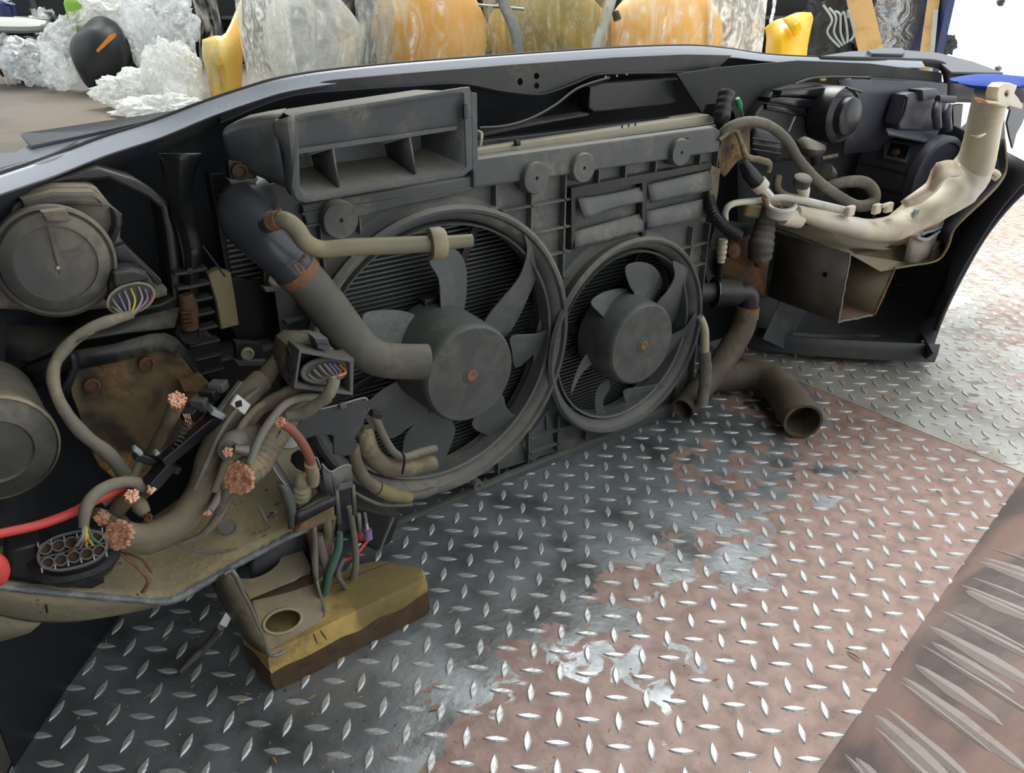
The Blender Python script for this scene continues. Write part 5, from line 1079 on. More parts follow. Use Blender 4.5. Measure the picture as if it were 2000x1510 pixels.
tube('socket_leg', T([(*cc3([(1060, 850)])[0], -.0), (*cc3([(1100, 840)])[0], -.0), (*cc3([(1200, 820)])[0], .0)]), 4, 'lampcap', hs, seg=8)
tube('lower_lobe', T([(*cc3([(1090, 960)])[0], .0), (*cc3([(1150, 1000)])[0], .0)]), [16, 12], 'lampcap', hs, seg=12)
# big moulded lamp pocket (air box like) to the right
mp = thing('right_wing_moulding', 'large slate-black moulded pocket with half-round shelf and square window right of the headlight', 'moulding')
loft('back_panel', [[(*p, y) for p, y in zip(cd3([(-20, 300), (250, 300), (500, 320), (830, 330)]), [.05, .045, .03, .01])], [(*p, y) for p, y in zip(cd3([(60, 560), (250, 560), (500, 580), (830, 600)]), [.05, .045, .03, .01])], [(*p, y) for p, y in zip(cd3([(20, 880), (200, 860), (450, 850), (880, 900)]), [.05, .045, .03, .01])]], 'pocket', mp, .004, 2)
pslab('column', cd3([(520, 420), (560, 400), (720, 400), (740, 480), (690, 560), (640, 700), (470, 690), (450, 640)]), -.0, .03, 'pocket', mp, bevel=.004)
tube('column_shadow_slot', T([(*cd3([(525, 430)])[0], -.004), (*cd3([(500, 560)])[0], -.004), (*cd3([(455, 650)])[0], -.004)]), 3, 'black', mp, seg=6)
pslab('upper_block', cd3([(640, 380), (760, 370), (780, 440), (650, 470)]), -.01, .03, 'pocket', mp, bevel=.003)
oslab('shelf', cd3([(360, 680), (470, 655), (640, 700), (775, 690), (765, 720), (670, 778), (380, 720)]), W(1750, 265, -.02), V((.1, -.35, 1)), .004, 'pocket', mp)
# half-round body
axd = V((1, .05, -.02)).normalized(); rowsP = []
top = cd3([(340, 720), (420, 735), (560, 760), (680, 780), (760, 740), (870, 790)])
hc_ = W(1830, 352, -.055); rb_ = .083; ay = V((-.02, -1, -.05)).normalized()
lathe('half_round_body', hc_, ay, [(rb_, -.13), (rb_*1.0, -.02), (rb_*1.04, -.018), (rb_*1.04, .0), (rb_*.98, .003), (rb_*.90, .004), (rb_*.86, .0), (rb_*.3, .001)], 'pocket', mp, seg=56)
for an in (168, 196, 220):
    d_ = V((cos(radians(an)), 0, sin(radians(an)))); tube('half_round_rib', [hc_ - ay*.125 + d_*(rb_+.0005), hc_ - ay*.022 + d_*(rb_+.0005)], .0028, 'lampbk', mp, seg=8, px=False)
wd_ = hc_ - ay*.06 + V((-.62, 0, .78))*(rb_+.004); wn_ = V((-.62, -.15, .78)).normalized()
oslab('window_frame', cd3([(340, 760), (560, 790), (520, 945), (340, 905)]), wd_, wn_, .004, 'pocket', mp, holes=[cd3([(395, 780), (548, 808), (505, 915), (360, 885)])])
oslab('window_floor', cd3([(395, 780), (548, 808), (505, 915), (360, 885)]), wd_ - wn_*.002, wn_, .002, 'black', mp)
lathe('brown_knob', on(*cd3([(432, 862)])[0], wd_, wn_), wn_, [(.0085, -.004), (.0085, .001), (.005, .003)], 'rust', mp, seg=18)
pslab('end_leaf', cd3([(800, 810), (850, 830), (860, 900), (790, 960), (760, 900)]), -.03, .01, 'lampbk', mp, bevel=.003)
for k, (q, r) in enumerate((((820, 450), 13), ((790, 560), 22), ((870, 580), 18))):
    p = cd3([(q[0]-60, q[1]), (q[0]+70, q[1]+5)]); 
    if k == 0: tube('cross_tube', T([(*p[0], -.02), (*p[1], -.03)]), 7, 'pocket', mp, seg=14)
    else: tube('curved_barrel', T([(*cd3([(q[0]-30, q[1]-70)])[0], -.02), (*cd3([(q[0]-40, q[1])])[0], -.03), (*cd3([(q[0]-30, q[1]+110)])[0], -.03)]), [8, 9, 8], 'pocket', mp, seg=14)
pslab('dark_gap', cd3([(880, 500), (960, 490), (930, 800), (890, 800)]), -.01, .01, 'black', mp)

# ---------------- washer tank
wt = thing('washer_tank', 'milky yellowish plastic washer tank with upright filler neck and brown stains', 'tank')
P = [(1552, 412, -.07), (1600, 427, -.085), (1650, 440, -.10), (1700, 449, -.11), (1742, 446, -.125), (1776, 430, -.135), (1815, 402, -.15), (1862, 366, -.165), (1900, 328, -.18), (1914, 285, -.19), (1924, 235, -.2), (1936, 184, -.205)]
Rr = [20, 27, 31, 33, 37, 41, 46, 52, 46, 43, 42, 43]
Pw = T(P); Q_ = catmull(Pw, 8); RR_ = lerp_list([a*dep(p)/FPX for a, p in zip(Rr, Pw)], 8, len(Q_))
vs, fs = tube_geo(Q_, RR_, 32, (True, True), .62)
for i, v in enumerate(vs):
    ring = i//32; c = Q_[ring]; t = ring/len(Q_)
    d = v - c; s = 1 + (.15*noise.noise(v*18) + .05*noise.noise(v*48))*(1 if .05 < t < .72 else .15)
    if .42 < t < .7: s *= 1 - .07*max(0, 1-abs(sin(atan2(d.z, d.x)*1.5 + t*8))*2.2)
    vs[i] = c + d*s
solid('tank_shell', vs, fs, 'white', wt)
loft('side_web', [[(*p, y) for p, y in zip(cd3([(890, 940), (800, 935), (745, 960), (700, 1080), (600, 1160), (480, 1240)]), [-.18, -.18, -.175, -.16, -.15, -.14])], [(*p, y) for p, y in zip(cd3([(930, 1050), (860, 1050), (800, 1090), (740, 1170), (640, 1250), (520, 1290)]), [-.19, -.195, -.19, -.175, -.165, -.15])]], 'white', wt, .012, 3, offset=0)
tube('neck_lug', T([(*p, y) for p, y in zip(cd3([(1015, 735), (1070, 745), (1130, 720)]), [-.222, -.232, -.228])]), [1, 3, 2], 'white', wt, seg=8)
tube('side_lug', T([(*p, y) for p, y in zip(cd3([(1190, 1010), (1225, 1040), (1195, 1075)]), [-.2, -.205, -.2])]), [5, 7, 5], 'white', wt, seg=8)
lug = cd3([(1225, 420), (1240, 360), (1275, 328), (1330, 325), (1385, 345), (1365, 400), (1350, 460), (1310, 515), (1230, 490)])
pslab('mounting_ear', lug, -.245, .02, 'white', wt, holes=[cd3(ell(1300, 410, 14, 24))], bevel=.003)
pslab('ear_flange', cd3([(1110, 445), (1160, 470), (1230, 470), (1310, 500), (1300, 520), (1200, 490), (1130, 475)]), -.25, .016, 'white', wt, bevel=.003)
pslab('ear_tip', cd3([(1355, 400), (1390, 440), (1425, 500), (1418, 530), (1320, 505)]), -.24, .012, 'white', wt, bevel=.002)
lathe('ear_bushing', W(*cd3([(1300, 410)])[0], -.24), -YF, [(.006, -.004), (.006, .003), (.0035, .003)], 'steel', wt, seg=14)
# open ring (pump seat) at the left end
rg = W(1526, 402, -.075); kr = dep(rg)/FPX
au = V((-.22, -.20, .95)).normalized(); ringmesh('seat_ring', rg, au, [(28*kr, 0), (30*kr, .003), (28*kr, .006), (23*kr, .006), (23*kr, -.012), (27*kr, -.014)], 'whiteclean', wt, seg=40)
lathe('seat_floor', rg - au*.016, au, [(23*kr, 0), (24*kr, .006), (20*kr, .006), (19*kr, .001)], 'tray', wt, seg=32)
tube('seat_body', T([(1528, 425, -.07), (1560, 428, -.075)]), [15, 18], 'white', wt, seg=16)
for a, b in ((1660, 412), (1712, 408), (1735, 405)): box('moulded_tab', W(a, b, -.12), (.02, .01, .018), 'white', wt, bevel=.003)
box('small_peg', W(1728, 401, -.125), (.022, .008, .006), 'white', wt, bevel=.002)
# cut funnel of the tank
fn = thing('cut_spout', 'cut-open cream plastic spout with ragged blue-grey rim under the washer tank', 'spout')
fo = T([(*p, -.15) for p in cd3([(575, 1320), (640, 1305), (790, 1320), (775, 1350), (795, 1400), (780, 1450), (640, 1500), (590, 1440), (560, 1390)])]); fi = [V((p.x, p.y+.05, p.z-.05)) for p in fo]; cfi = sum(fi, V())/9; fi = [cfi + (p-cfi)*.6 for p in fi]
solid('spout_wall', fo+fi, [(j, (j+1) % 9, 9+(j+1) % 9, 9+j) for j in range(9)] + [tuple(range(9, 18))], 'white', fn, thick=.003)
jag = []
for i in range(9):
    for k in range(5):
        p = fo[i].lerp(fo[(i+1) % 9], k/5); jag.append(p + V((rnd.uniform(-.0015, .0015), -.001, rnd.uniform(-.0015, .0015))))
tube('ragged_rim', jag + jag[:1], .0026, 'bluegrey' if 'bluegrey' in M else 'cutedge', fn, px=False, raw=True, seg=6)
tube('ragged_edge', T([(1790, 463, -.152), (1810, 468, -.153), (1835, 452, -.15)]), [3, 4, 3], 'cutedge', fn, seg=6, wob=.4)
loft('spout_foot', [[(1775, 462, -.14), (1800, 470, -.15), (1830, 458, -.145)], [(1765, 510, -.13), (1790, 512, -.14), (1815, 505, -.135)]], 'galv', fn, .003, 2)
# blue painted strip above the tank
bl = thing('blue_wing_edge', 'bright blue painted strip lying over the filler neck at the right edge', 'painted strip')
loft('strip', [[(*p, y) for p, y in zip(cd3([(850, 300), (1000, 270), (1200, 262), (1460, 285)]), [-.12, -.13, -.15, -.18])], [(*p, y) for p, y in zip(cd3([(880, 318), (1020, 330), (1200, 340), (1460, 345)]), [-.17, -.19, -.21, -.24])], [(*p, y) for p, y in zip(cd3([(960, 325), (1040, 362), (1240, 368), (1460, 352)]), [-.175, -.195, -.215, -.245])]], 'blue', bl, .003, 3)
# dark torn tongue right of the neck
tag(pslab('torn_tongue', cd3([(1330, 530), (1431, 480), (1460, 520), (1420, 640), (1375, 720), (1345, 835), (1320, 740), (1300, 640)]), -.16, .004, 'paint', None), 'dark pointed torn sheet hanging right of the filler neck', 'torn sheet')
# wheelhouse sheet with cut pale edge
wh = thing('right_wheelhouse_sheet', 'bent dark wheelhouse sheet with pale cut edge sweeping below the washer tank', 'sheet metal')
ed = [(1962, 270, -.19), (1966, 325, -.20), (1955, 355, -.205), (1925, 388, -.20), (1885, 425, -.19), (1862, 450, -.18), (1852, 480, -.17), (1836, 505, -.16), (1812, 514, -.15), (1790, 517, -.14), (1748, 524, -.13)]
loft('sheet', [ed, [(a-20, b+6, y+.06) for a, b, y in ed[:6]] + [(a-8, b+2, y+.05) for a, b, y in ed[6:]], [(a-50, b+10, y+.12) for a, b, y in ed[:6]] + [(a-20, b-4, y+.10) for a, b, y in ed[6:]]], 'liner', wh, .002, 3)
tube('cut_edge', T(ed), [2, 2.2, 2, 2, 2, 2.4, 2.4, 2, 2, 2, 2], 'foam', wh, seg=6)
pslab('dark_backing', [(1760, 350), (1960, 180), (1966, 325), (1930, 380), (1860, 440), (1800, 500), (1740, 480)], .07, .004, 'black', wh)
# ---------------- right rail end (cut box section)
rl = thing('right_rail_end', 'cut steel box rail on the right with ragged bright edge and small hole', 'rail')
a0, a1, a2, a3 = W(1660, 497, -.12), W(1750, 520, -.12), W(1708, 615, -.12), W(1637, 629, -.12)
def back(p, y=.06, dz=.004): return V((p.x, y, p.z+dz))
solid('side_wall', [a0, a3, back(a3), back(a0)], [(0, 1, 2, 3)], 'steel', rl, thick=.0035)
solid('lower_wall', [a3, a2, back(a2), back(a3)], [(0, 1, 2, 3)], 'rustwall', rl, thick=.003)
solid('far_wall', [a2, a1, back(a1), back(a2)], [(0, 1, 2, 3)], 'yelwall', rl, thick=.003)
solid('top_wall', [a0, a1, back(a1), back(a0)], [(0, 1, 2, 3)], 'galv', rl, thick=.003)
jag = []
for A, B in ((back(a0, .0).lerp(a0, .0), a0), (a0, a3), (a3, a2)):
    for k in range(14): jag.append(A.lerp(B, k/14) + V((rnd.uniform(-.001, .001), rnd.uniform(-.0012, .0006), rnd.uniform(-.001, .001))))
tube('cut_edge', [p + V((0, 0, 0)) for p in jag], .0019, 'cutsteel', rl, px=False, raw=True, seg=6)
tube('rust_seam', [a2, a1], .0025, 'rustclip', rl, px=False, seg=6, wob=.3)
ph = WX(1613, 536, a0.x); lathe('round_hole', ph + V((-.0022, 0, 0)), V((-1, 0, 0)), [(.0048, 0), (.0048, .0006)], 'black', rl, seg=18)
tp_ = T([(1515, 445, .05), (1600, 440, .05), (1740, 460, .0), (1850, 470, -.11), (1836, 504, -.13), (1790, 517, -.125), (1720, 530, -.122), (1662, 497, -.121)])
solid('top_flange', [p for p in tp_], [tuple(range(8))], 'galv', rl, thick=.002)
box('rail_inner', ((a0.x+a1.x)/2, .0, (a0.z+a3.z)/2), (.02, .003, .10), 'black', rl)
loft('end_sheet', [[(1400, 500, .02), (1430, 470, .01), (1510, 445, .0)], [(1405, 540, .02), (1440, 545, .01), (1495, 560, .0)], [(1440, 560, .03), (1470, 575, .02), (1495, 580, .01)]], 'rust', rl, .003, 2)
for a, b, r in ((1432, 490, 12), (1487, 508, 13)):
    lathe('rusty_bolt', W(a, b, -.02), V((-.3, -1, .3)), [(r*.0011, -.006), (r*.0011, .004), (r*.0007, .008), (r*.0003, .011)], 'rust', rl, seg=8)
# buffer cone
tag(tube('rubber_buffer', T([(1500, 400, -.03), (1494, 440, -.03), (1486, 480, -.035), (1484, 505, -.035)]), [11, 20, 25, 22], 'rubfin' if 'rubfin' in M else 'lampcap', corr=.04, pitch=.012), 'grey ribbed rubber buffer cone standing on the right rail', 'buffer')
# corroded upright plate
cr_ = thing('rusty_radiator_bracket', 'thin rusty brown bracket right of the radiator top', 'bracket')
pslab('rust_sheet', c3([(330, 700), (400, 660), (470, 690), (470, 860), (400, 900), (330, 985), (300, 960), (295, 860)]), -.0, .003, 'rustplate', cr_)
lathe('bolt_hole', W(*c3([(380, 815)])[0], -.002), -YF, [(.004, 0), (.004, .0008)], 'black', cr_, seg=12)
tube('loose_wire', T([(*p, -.02) for p in c3([(300, 780), (380, 720), (420, 790), (450, 870), (520, 890), (575, 910), (570, 960)])]), [4, 5, 5, 6, 7, 7, 5], 'loom', cr_, wob=.15)
tg = thing('green_taped_plug', 'dark ribbed plug with green tape right of the crossmember', 'connector')
tube('plug', T([(1420, 180, .02), (1410, 225, .01), (1404, 240, .01)]), [16, 17, 12], 'plastic', tg, seg=16, corr=.04, pitch=.012)
tube('green_wrap', T([(1440, 192, .0), (1444, 205, .0), (1447, 214, .0)]), [5, 8, 3], 'greenb' if 'greenb' in M else 'green', tg, seg=8, wob=.3)
tube('thin_wire', T([(1448, 212, .0), (1455, 235, .0), (1462, 250, -.01)]), 1.2, 'loom', tg, seg=5)
# loop of taped loom
tag(tube('taped_loop', T([(1404, 268, -.01), (1425, 247, -.02), (1465, 237, -.03), (1500, 245, -.035), (1535, 272, -.04), (1562, 315, -.05), (1595, 352, -.06), (1635, 382, -.07), (1675, 402, -.08), (1703, 396, -.08), (1706, 374, -.075), (1686, 356, -.06), (1650, 356, -.05), (1620, 364, -.04), (1600, 380, -.03)]), [8, 9, 10, 10, 10, 10.5, 10.5, 10.5, 11, 12, 12, 12, 11, 10, 9], 'hose', wob=.06), 'long grey taped loom arching over and looping back beside the washer tank', 'cable')
tag(tube('loop_tie', T([(1706, 398, -.095), (1708, 412, -.1), (1706, 425, -.1)]), [3, 4, 3], 'black', seg=6), 'black tie hanging from the loop of grey loom', 'cable tie')
tag(tube('dark_arc_hose', T([(1520, 345, .02), (1518, 370, .01), (1540, 385, .0), (1575, 388, -.0)]), 8, 'loom', wob=.05), 'brownish hose arc half hidden behind the white capped sensor', 'hose')
# white pipe
tag(tube('white_pipe', T([(1417, 432, -.04), (1418, 410, -.045), (1435, 397, -.05), (1480, 392, -.06), (1525, 386, -.08), (1565, 391, -.095), (1610, 402, -.105), (1658, 413, -.11)]), [6, 6.5, 6.5, 6, 6.5, 7.5, 8, 8], 'whitedirty' if 'whitedirty' in M else 'alu', seg=12, hollow='end'), 'slim off-white pipe with open end lying over the washer tank', 'pipe')
ss = thing('capped_sensor', 'white stub with black ribbed round cap behind the slim white pipe', 'sensor')
tube('stub', T([(1572, 385, -.09), (1570, 372, -.09), (1566, 360, -.09)]), [7, 12, 11], 'white', ss, seg=14)
lathe('ribbed_cap', W(1565, 358, -.09), V((-.15, -.35, 1)), [(.0135, -.004), (.0145, .0), (.0145, .010), (.012, .012), (.003, .0125)], 'lampcap', ss, seg=24)
p2 = thing('two_tone_plug', 'black plug pushed on a white socket pointing down to the open white ring', 'connector')
tube('black_half', T([(1450, 316, -.04), (1464, 338, -.05), (1482, 360, -.06)]), [9, 15, 15], 'black', p2, seg=12)
tube('white_half', T([(1480, 357, -.06), (1490, 368, -.065)]), [17, 16], 'white', p2, seg=14)
tube('white_tip', T([(1490, 368, -.065), (1506, 385, -.07)]), [9, 8], 'whiteclean', p2, seg=8)
tube('rusty_terminal', T([(1492, 385, -.075), (1497, 400, -.075)]), [5, 6], 'rustclip', p2, seg=8)
tube('fine_wire', T([(1512, 388, -.085), (1522, 396, -.085), (1530, 410, -.08)]), .8, 'copper', p2, seg=4)
tag(tube('corrugated_hose', T([(1383, 385, -.01), (1392, 415, -.03), (1412, 440, -.045), (1443, 462, -.06)]), [11, 12, 12, 13], 'black', corr=.07, pitch=.0045, hollow='end'), 'short black corrugated hose right of the louvre flaps', 'hose')
tag(tube('threaded_fitting', T([(1412, 468, -.03), (1410, 490, -.03), (1408, 512, -.03)]), [9, 9.5, 7], 'alu', corr=.10, pitch=.009), 'short silver ribbed fitting beside the black corrugated hose', 'fitting')
tag(tube('fitting_tube', T([(1408, 512, -.03), (1405, 545, -.02)]), [7, 7], 'black', seg=12), 'black tube below the silver ribbed fitting', 'tube')
tag(box('cream_block', W(1472, 412, -.02), (.05, .012, .022), 'foam', None, rot=(0, .25, 0), bevel=.004), 'small cream block behind the bend of the slim white pipe', 'block')
pslab_ = pslab('backing_plate', [(1400, 430), (1500, 440), (1520, 470), (1500, 580), (1390, 600), (1375, 520)], .03, .004, 'plastic', None); tag(pslab_, 'dark plate behind the rusty bolts right of the radiator', 'plate')
# ---------------- T connector, hoses
tc_ = thing('thermostat_elbow', 'black plastic pipe elbow with wide collar right of the smaller fan', 'pipe fitting')
tube('pipe_in', T([(1362, 573, -.0), (1402, 571, -.012)]), [19, 19], 'plastic', tc_, seg=24)
tube('collar', T([(1396, 571, -.010), (1424, 572, -.02), (1442, 572, -.027)]), [27, 27, 24], 'plastic', tc_, seg=28)
tube('collar_rim', T([(1394, 571, -.009), (1401, 571, -.012)]), [30, 30], 'plastic', tc_, seg=28)
tube('elbow', T([(1440, 572, -.026), (1458, 573, -.032), (1464, 584, -.036), (1462, 604, -.036)]), [19, 21, 20, 19], 'lampbk', tc_, seg=24)
tube('white_line', T([(1407, 553, -.04), (1408, 575, -.045)]), 1.3, 'cutedge', tc_, seg=5)
tube('clamp_ring', T([(1461, 598, -.036), (1459, 612, -.036)]), [22.5, 22.5], 'rustclip', tc_, seg=24)
tube('clamp_ring', T([(1459, 614, -.036), (1458, 620, -.036)]), [23, 23], 'loom', tc_, seg=24)
tag(tube('lower_radiator_hose', T([(1459, 606, -.036), (1448, 645, -.036), (1418, 695, -.035), (1385, 740, -.035), (1355, 775, -.04), (1333, 800, -.05)]), [22, 24, 24, 24, 24, 23], 'hosebr', seg=26, hollow='end'), 'brown-grey hose running down from the black elbow to an open end', 'hose')
mpz = thing('metal_ended_pipe', 'slim pipe with bright upper part and grey ribbed sleeve hanging by the smaller fan', 'pipe')
tube('bright_part', T([(1368, 618, -.06), (1376, 645, -.062), (1376, 690, -.065)]), [6, 8.5, 9], 'alu', mpz, seg=16)
tube('ribbed_sleeve', T([(1376, 686, -.065), (1378, 725, -.068), (1376, 752, -.07)]), [11, 13, 12], 'hose', mpz, corr=.04, pitch=.02)
tube('end_part', T([(1376, 750, -.07), (1371, 790, -.074)]), [11, 12], 'hose', mpz, seg=16, hollow='end', wall=.45)
hz = [G(1370, 742, .032), G(1415, 738, .034), G(1465, 733, .036), G(1508, 745, .036), G(1540, 780, .036), G(1569, 824, .034)]
tag(tube('floor_hose', hz, [26, 27, 29, 32, 35, 38], 'hosebr', seg=32, hollow='end', wob=.015, wall=.14), 'wide brown-grey rubber hose lying on the tread plate with open end facing the camera', 'hose')
# ================================================================ background
def bgb(nm, lb, cat, px, py, d, rx, ry, m, amp=.25, seed=0, fr=2.2, depth=.7, ridge=True, rot=None, grp=None, sub=5):
    c = D(px, py, d); k = d/FPX; o = blob(nm, c, (rx*k, rx*k*depth, ry*k/.92), m, None, amp, fr, seed, sub, ridge, base=-.009, rot=(rot or (0, 0)) + (-YAW,) if rot else (0, 0, -YAW)); return tag(o, lb, cat, grp)
# dark storage rack closing the view
rk = thing('parts_rack', 'dark rack with shelves full of car parts at the very back left', 'rack')
def rp(px, d, z): # point at ground track
    r = ray(px, -27); p = CAM + r*(d/ (r.dot(ray(1000, 755))/ray(1000, 755).length_squared)) ; return V((p.x, p.y, z))
A, B = rp(-250, 8.2, 0), rp(1815, 8.2, 0); dv = (B-A).normalized(); nv = V((-dv.y, dv.x, 0)); L = (B-A).length
Rm = Matrix((dv, nv, V((0, 0, 1)))).transposed()
box('back_board', (A+B)/2 + nv*.35 + V((0, 0, .8)), (L, .04, 1.62), 'bgdark', rk, rot=Rm, bevel=0)
for z in (.02, .42, 1.0): box('shelf', (A+B)/2 + V((0, 0, z)), (L, .7, .03), 'bgshelf', rk, rot=Rm)
for k in range(7): box('post', A + dv*(L*k/6) - nv*.34 + V((0, 0, .75)), (.06, .05, 1.5), 'bgshelf', rk, rot=Rm)
cols = ['bgdark', 'bgshelf', 'bggrey', 'bgdark', 'lampbk', 'lampcap', 'bgdark', 'paint']
for k in range(26):
    s = (k+.5)/26; px = -200 + 2000*s; c = A + dv*(L*s) + V((0, 0, .16+.06*rnd.random())) - nv*.1
    o = blob('rack_part', c, (.09+.09*rnd.random(), .12, .08+.09*rnd.random()), cols[k % 8], rk, .35, 2.0, k+40, 3, True)
lb_ = thing('grey_bumper_strip', 'pale grey-green bumper strip lying at the upper left corner', 'bumper')
loft('strip', [[D(-40, 36, 6.3), D(40, 38, 6.3), D(92, 44, 6.3)], [D(-40, 52, 6.2), D(40, 54, 6.2), D(88, 52, 6.2)], [D(-40, 60, 6.25), D(40, 62, 6.25), D(84, 58, 6.25)]], 'bggrey', lb_, .03, 3, world=True)
tag(tube('pale_rod', [D(28, 34, 6.4), D(95, 38, 6.4)], 2, 'bggrey', seg=8), 'thin pale rod above the grey-green strip, upper left', 'rod')
bgb('dark_bundle', 'dark part under the grey-green strip at the left edge', 'car part', 20, 72, 6.4, 60, 14, 'bgdark', .2, 3)
bgb('blue_part', 'dark blue part in the top left corner', 'car part', 8, 14, 6.8, 22, 14, 'bluedk', .2, 5, sub=4)
bgb('clear_bottle', 'small clear crumpled bag by the left edge', 'plastic bag', 14, 110, 6.3, 20, 36, 'film', .3, 6)
bgb('plastic_bag', 'low crumpled clear bag left of the bluish one', 'plastic bag', 55, 118, 6.2, 48, 34, 'film', .35, 7, 2.8)
bgb('plastic_bag', 'translucent bag in front of the dark rack, upper left', 'plastic bag', 92, 72, 6.6, 34, 42, 'filmthin', .35, 17, 2.8)
bgb('plastic_bag', 'bluish rolled clear bag standing left of the black bumper corner', 'plastic bag', 120, 108, 6.0, 38, 62, 'film', .3, 8, 2.6, rot=(0, .35))
bc_ = thing('black_bumper_corner', 'black bumper corner with orange reflector strip standing on the brown deck', 'bumper')
c = D(196, 105, 5.9); k = 5.9/FPX; blob('corner_shell', c, (50*k, 44*k, 66*k), 'bgblk', bc_, .3, 1.1, 9, 5, False, base=-.009, rot=(0, .45, -YAW))
f0 = D(190, 101, 5.66); oslab('orange_reflector', [(188, 98), (214, 68), (227, 64), (226, 72), (200, 95), (191, 103)], D(205, 85, 5.66), ray(205, 85), .01, 'amber', bc_)
bgb('dark_hollow_part', 'dark brown hollow part right of the black bumper corner', 'car part', 238, 112, 6.05, 34, 42, 'bgbrn', .2, 10)
bgb('plastic_bag', 'big bright crumpled film bundle above the black bumper corner', 'plastic bag', 222, 22, 6.0, 66, 34, 'filmw', .45, 11, 2.4)
bgb('plastic_bag', 'tall glossy film fold right of the black bumper corner', 'plastic bag', 278, 84, 5.8, 24, 78, 'film', .3, 12, 2.4, rot=(0, -.2))
bgb('plastic_bag', 'loose clear film hanging at the top between bundle and yellow part', 'plastic bag', 322, 30, 5.9, 52, 44, 'film', .4, 13, 3)
bgb('plastic_bag', 'crumpled bright film heap spilling low on the deck', 'plastic bag', 262, 178, 5.2, 66, 34, 'filmw', .5, 14, 2.6)
bgb('plastic_bag', 'pale film mound before the yellow wrapped part', 'plastic bag', 338, 160, 5.1, 52, 66, 'filmw', .35, 15, 2.8)
bgb('plastic_bag', 'flat bright film scraps just above the grey nose edge', 'plastic bag', 330, 216, 4.9, 84, 26, 'filmw', .5, 16, 2.6)
bgb('leaf_part', 'small bright green plastic piece at the top left', 'car part', 142, 6, 5.9, 16, 10, 'leaf', .2, 18, sub=3)
def sheetf(nm, lb, x0, x1, y0, y1, d, m, folds=5, amp=.06, seed=0, grp=None):
    rows = []
    for i in range(15):
        r = []
        for j in range(41):
            s, t = j/40, i/14; px = x0 + (x1-x0)*s + 18*noise.noise(V((t*2, seed, 0)))*(1 if s not in (0, 1) else .6); py = y0 + (y1-y0)*t
            dd = d + amp*sin(s*folds*6.283+seed + 2*t) + .10*noise.noise(V((s*6, t*3, seed))) + .05*noise.noise(V((s*17, t*6, seed)))
            p = D(px, y0, dd); p.z = p.z + (-.008 - p.z)*t; r.append(p)
        rows.append(r)
    return tag(loft(nm, rows, m, None, 0, 1, world=True), lb, 'plastic film', grp)
def shell(nm, lb, px, py, d, rx, ry, m, seed, amp=.06, cat='bumper', depth=.55, rot=None):
    return bgb(nm, lb, cat, px, py, d, rx, ry, m, amp, seed, 1.4, depth, False, rot)
yb = thing('yellow_bumper', 'yellow and green bumper part wrapped in tall film', 'bumper')
loft('bent_shell', [[D(398, 78, 5.2), D(418, 72, 5.0), D(440, 66, 5.05), D(470, 0, 5.3)], [D(398, 110, 5.2), D(424, 118, 4.9), D(446, 100, 5.0), D(472, 70, 5.2)], [D(408, 150, 5.2), D(434, 150, 4.95), D(452, 150, 5.05), D(470, 150, 5.2)], [D(424, 240, 5.2), D(440, 240, 5.0), D(452, 240, 5.05), D(464, 240, 5.2)]], 'yelgreen', yb, .02, 3, world=True)
sheetf('hanging_film', 'tall clear film fold left of the yellow-green wrapped part', 368, 412, -30, 200, 4.7, 'filmthin', 2, .04, 1)
sheetf('hanging_film', 'long milky film pleats right of the yellow-green wrapped part', 455, 560, -30, 190, 4.75, 'filmw', 4, .05, 2)
shell('wrapped_part', 'large grey part in dusty film between the yellow and orange ones', 610, 84, 5.2, 96, 96, 'filmg', 21, .12, 'wrapped part')
sheetf('hanging_film', 'dusty film drape over the large grey wrapped part', 560, 705, 0, 165, 4.6, 'filmthin', 3, .06, 3)
shell('orange_bumper', 'large shiny orange bumper part wrapped in film, left of the two', 838, 70, 4.9, 112, 106, 'orange', 22, .05)
sheetf('hanging_film', 'clear film tent over the left orange bumper part', 690, 966, -30, 138, 4.45, 'filmthin', 5, .07, 4)
sheetf('hanging_film', 'grey-white film gathered left of the left orange bumper part', 690, 760, -30, 150, 4.5, 'filmg', 3, .04, 5)
shell('wrapped_part', 'yellowish-grey striped part wrapped in film between both orange parts', 1070, 50, 5.3, 112, 78, 'bgyel', 24, .15, 'wrapped part')
sheetf('hanging_film', 'yellow-grey streaked film between both orange parts', 945, 1190, -30, 120, 4.8, 'filmg2', 7, .06, 6)
tag(tube('dark_strap', [D(972, -30, 4.6), D(985, 10, 4.6), D(1006, 60, 4.6), D(1014, 112, 4.6), D(1018, 235, 4.62)], [14, 13, 14, 12, 12], 'duct', squash=.4), 'dark grey strap hanging between both orange parts', 'strap')
tag(tube('film_bar', [D(935, 10, 4.65), D(1024, 18, 4.65)], 6, 'bggrey', squash=.5), 'pale edge strip crossing the dark strap at the top', 'strip')
tag(tube('grey_edge_trim', [D(1200, -20, 4.9), D(1182, 40, 4.85), D(1162, 100, 4.8), D(1150, 226, 4.8)], [10, 11, 10, 9], 'bggrey', squash=.4), 'slanted pale grey trim left of the right orange part', 'trim')
tag(tube('black_rubber_plug', [D(1202, 24, 4.7), D(1206, 38, 4.7)], [7, 8], 'black', seg=10), 'small black plug at the left rim of the right orange part', 'plug')
shell('orange_bumper', 'large pale orange bumper part wrapped in film, right of the two', 1298, 72, 4.9, 112, 88, 'orange', 26, .05)
sheetf('hanging_film', 'clear film tent over the right orange bumper part', 1180, 1420, -30, 110, 4.45, 'filmthin', 5, .07, 7)
sheetf('hanging_film', 'whitish crumpled film between right orange part and yellow part', 1385, 1505, -30, 106, 4.7, 'filmw', 3, .06, 8)
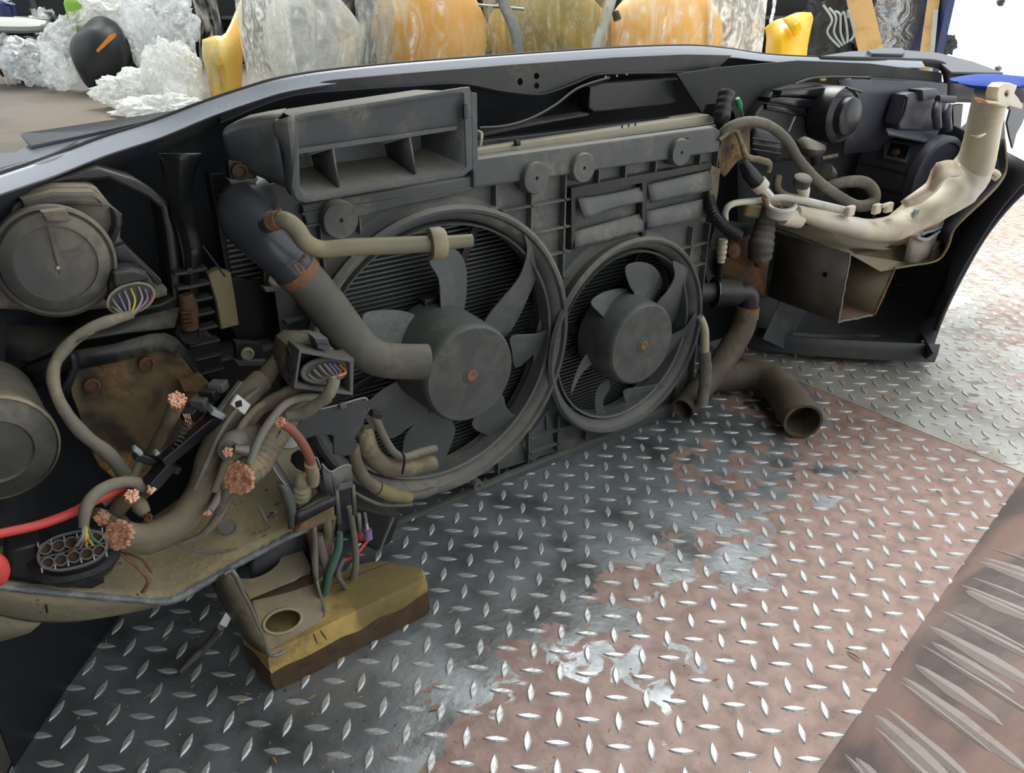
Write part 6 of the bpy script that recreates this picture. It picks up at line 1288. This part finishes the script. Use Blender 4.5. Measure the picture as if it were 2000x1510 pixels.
# yellow wing
yw = thing('yellow_wing_part', 'bright yellow curved plastic part with folded lip leaning near the centre right', 'bumper')
loft('yellow_shell', [[D(1496, 55, 4.9), D(1515, 42, 4.75), D(1545, 36, 4.7), D(1580, 30, 4.75)], [D(1500, 75, 4.85), D(1520, 68, 4.6), D(1550, 58, 4.6), D(1583, 45, 4.75)], [D(1498, 112, 4.85), D(1520, 112, 4.6), D(1550, 112, 4.6), D(1572, 112, 4.8)], [D(1500, 222, 4.9), D(1522, 237, 4.62), D(1550, 237, 4.62), D(1572, 226, 4.8)]], 'yellow', yw, .02, 4, world=True)
loft('folded_lip', [[D(1530, 38, 4.6), D(1556, 28, 4.5), D(1582, 27, 4.55)], [D(1545, 55, 4.5), D(1562, 45, 4.4), D(1585, 38, 4.55)], [D(1552, 68, 4.55), D(1566, 62, 4.5), D(1580, 56, 4.6)]], 'yellow', yw, .02, 3, world=True)
tag(tube('twisted_cord', [D(1514, -15, 4.9), D(1511, 18, 4.9), D(1505, 44, 4.85)], 3, 'filmw', wob=.4), 'white twisted cord hanging above the yellow curved part', 'cord')
# wooden posts, wrapped dark part, blue board
w1 = thing('wooden_prop', 'slanted pale wooden batten behind the nose edge, right of the yellow part', 'wooden post')
def plank(nm, A, B, wd, t, m, par):
    up = (CAM-(A+B)/2); up.z = 0; return box(nm, (A+B)/2, ((B-A).length, wd, t), m, par, rot=axes(A, B, up), bevel=.004)
plank('batten', D(1652, -110, 5.6), D(1722, 188, 5.6), .155, .05, 'lumber', w1)
w2 = thing('wooden_prop', 'thin upright wooden batten before the bright yard at the upper right', 'wooden post')
plank('batten', D(1840, -110, 5.6), D(1796, 188, 5.6), .08, .05, 'lumber', w2)
plank('white_slat', D(1828, 20, 5.52), D(1812, 190, 5.52), .03, .02, 'bggrey', w2)
bbp = D(1806, 25, 5.9); bbp.z = .5
tag(box('blue_board', bbp, (.05, .9, 1.0), 'bluedk', None, rot=Matrix.Rotation(-YAW-.1, 3, 'Z')), 'dark blue board edge left of the thin upright batten', 'board')
shell('wrapped_dark_part', 'dark part in grey film between the two wooden battens', 1752, 32, 5.8, 48, 66, 'filmdk', 30, .2, 'wrapped part')
bgb('dark_engine_part', 'dark mechanical part right of the yellow curved part', 'car part', 1618, 48, 6.0, 54, 64, 'bgdark', .25, 31, 3)
tgs = thing('tangled_strips', 'tangle of thin grey strips before the dark mechanical part', 'strips')
for k in range(5): (tube('strip', [D(1608+12*k, 10+6*k, 5.55), D(1625+8*k, 38-4*k, 5.5), D(1616+13*k, 64, 5.55), D(1640+5*k, 92-3*k, 5.55)], 2.2, 'bggrey', tgs, seg=6))
bgb('black_car_part', 'small black part on the bright yard just right of the thin batten', 'car part', 1850, 88, 9.0, 17, 16, 'bgdark', .3, 33, 3)
bgb('yard_fragment', 'dark fragment on the bright yard at the top edge', 'debris', 1955, 2, 32, 8, 4, 'bgdark', .3, 34, sub=3)
settle()
